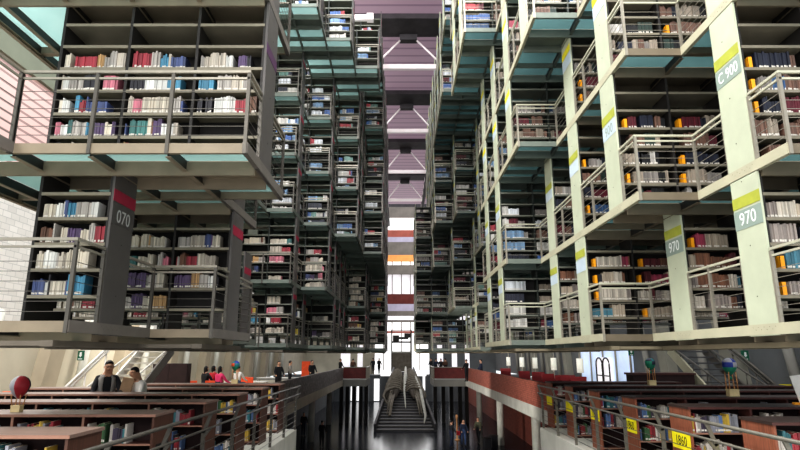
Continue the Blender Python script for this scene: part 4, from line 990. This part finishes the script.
for i in chosen:
    b = BOOKS[i]; side, L, k, bay, nb, sh, colour, num = b[7]
    if L == 0:
        lab = '%s book, %s on %s shelf, %s bay of %s low %s bookcase' % (colour, nth(num), nth(sh + 1), nth(bay + 1), nth(k + 1), SIDE[side])
        grp = 'books in the low %s bookcases' % SIDE[side]
    else:
        lab = '%s book, %s on %s shelf, %s bay, %s level %s stack, %s row' % (colour, nth(num), nth(sh + 1), nth(bay + 1), LEVEL[L], SIDE[side], nth(k + 1))
        grp = 'books in the %s stack' % SIDE[side]
    o = bpy.data.objects.new('book', book_mesh('book', [b], (b[0], b[2], b[4]))); C.objects.link(o); o.location = (b[0], b[2], b[4])
    tag(o, lab, 'book', grp)
rest = [b for i, b in enumerate(BOOKS) if i not in CH]
o = bpy.data.objects.new('books', book_mesh('books', rest)); C.objects.link(o)
tag(o, 'the many small books filling the other shelves of the hall', 'books', None, 'stuff')
nb_ = {}
for x, y, z, L, k, b, i in BOOKENDS:
    pr_ = proj(x, y, z)
    if not pr_ or not (0 < pr_[0] < 800 and 0 < pr_[1] < 450): continue
    hit = 0
    t = Vector((x + 0.03, y + 0.015, z + 0.08)); dv = t.normalized(); hit = bpy.context.scene.ray_cast(DG, dv * 0.6, dv, distance=t.length - 0.64)[0]
    if hit: continue
    tag(MB().box(0, 0.055, 0, 0.008, 0, 0.16, 'orange_plastic').box(0, 0.004, 0, 0.12, 0, 0.16, 'orange_plastic').box(0, 0.1, 0, 0.12, 0, 0.003, 'orange_plastic').build('bookend', None, (x, y + 0.012, z + 0.001)),
        'orange bookend on %s shelf, %s bay, %s level right stack, %s row' % (nth(i + 1), nth(b - INNER[1][L][k] + 1), LEVEL[L], nth(k + 1)), 'bookend', 'orange bookends on the right')
print('BOOKS', len(BOOKS), 'chosen', len(chosen), 'objects', len(bpy.data.objects))

# ------------------------------------------------------------------ light and camera
w = bpy.data.worlds.new('world'); bpy.context.scene.world = w; w.use_nodes = True
w.node_tree.nodes['Background'].inputs[0].default_value = (0.92, 0.97, 1.0, 1); w.node_tree.nodes['Background'].inputs[1].default_value = 1.1
def area(name, loc, target, sx, sy, power, col=(1, 1, 1)):
    l = bpy.data.lights.new(name, 'AREA'); l.shape = 'RECTANGLE'; l.size = sx; l.size_y = sy; l.energy = power; l.color = col
    o = bpy.data.objects.new(name, l); C.objects.link(o); o.location = loc
    o.rotation_euler = (Vector(target) - Vector(loc)).to_track_quat('-Z', 'Y').to_euler(); return o
sun = bpy.data.lights.new('sun', 'SUN'); sun.energy = 1.45; sun.angle = math.radians(25); sun.color = (1, 0.98, 0.92)
area('roof_fill_left', (-4.8, 18, 16.3), (-4.8, 18.001, 0), 6, 44, 3800, (0.97, 1, 1))  # unseen fill added above the decks to brighten the glass floors
area('roof_fill_right', (6.2, 18, 16.3), (6.2, 18.001, 0), 5, 44, 2200, (0.97, 1, 1))  # same added fill over the right stack
so = bpy.data.objects.new('sun', sun); C.objects.link(so); so.rotation_euler = Vector((0.62, 0.36, -0.62)).to_track_quat('-Z', 'Y').to_euler()
area('left_window_lamp', (-12.6, 14, 5.5), (0, 14, 1.0), 22, 7, 1800, (1, 0.97, 0.93))
area('front_fill', (-2.5, -5, 6.0), (-2, 10, 3.5), 6, 5, 620, (1, 0.96, 0.90))  # added fill behind the camera for the left shelf fronts
area('nave_fill', (0.5, 2.5, 14.5), (0.5, 30, 6.0), 9, 5, 2600, (1, 0.98, 0.96))  # added fill above the view, brightens the far stacks
area('left_mezzanine_fill', (-9.2, 26, 0.15), (-12.4, 26, -1.6), 1.5, 34, 1000, (1, 0.95, 0.86))  # added fill that brightens the left mezzanine wall
area('end_lamp', (0, 76, 5), (0, 40, 4), 8, 14, 700, (1, 1, 1))
def spot(name, loc, target, power, ang, col=(1, 0.97, 0.92)):
    l = bpy.data.lights.new(name, 'SPOT'); l.energy = power; l.spot_size = math.radians(ang); l.spot_blend = 0.6; l.shadow_soft_size = 0.15; l.color = col
    o = bpy.data.objects.new(name, l); C.objects.link(o); o.location = loc
    o.rotation_euler = (Vector(target) - Vector(loc)).to_track_quat('-Z', 'Y').to_euler(); return o
spot('parapet_fill', (-3.2, 20, -0.6), (5.6, 30, -1.4), 3600, 55)  # added fill aimed at the brick parapet, no fitting there
spot('parapet_fill', (-4.0, 32, -0.8), (5.6, 42, -1.4), 3600, 50)  # second added fill for the far end of the parapet
spot('right_bookcase_fill', (-2.6, 6, -0.3), (4.4, 11, -1.4), 350, 80)  # added fill for the low right bookcases
cam = bpy.data.cameras.new('camera'); co = bpy.data.objects.new('camera', cam); C.objects.link(co)
cam.sensor_width = 36; cam.lens = F / 800 * 36; co.rotation_euler = (math.pi / 2 + PITCH, 0, 0); cam.clip_end = 300; cam.clip_start = 0.05
cam.shift_x = -(CX - 400) / 800
bpy.context.scene.camera = co
vs = bpy.context.scene.view_settings; vs.view_transform = 'Standard'; vs.look = 'Medium High Contrast'; vs.exposure = 0.0
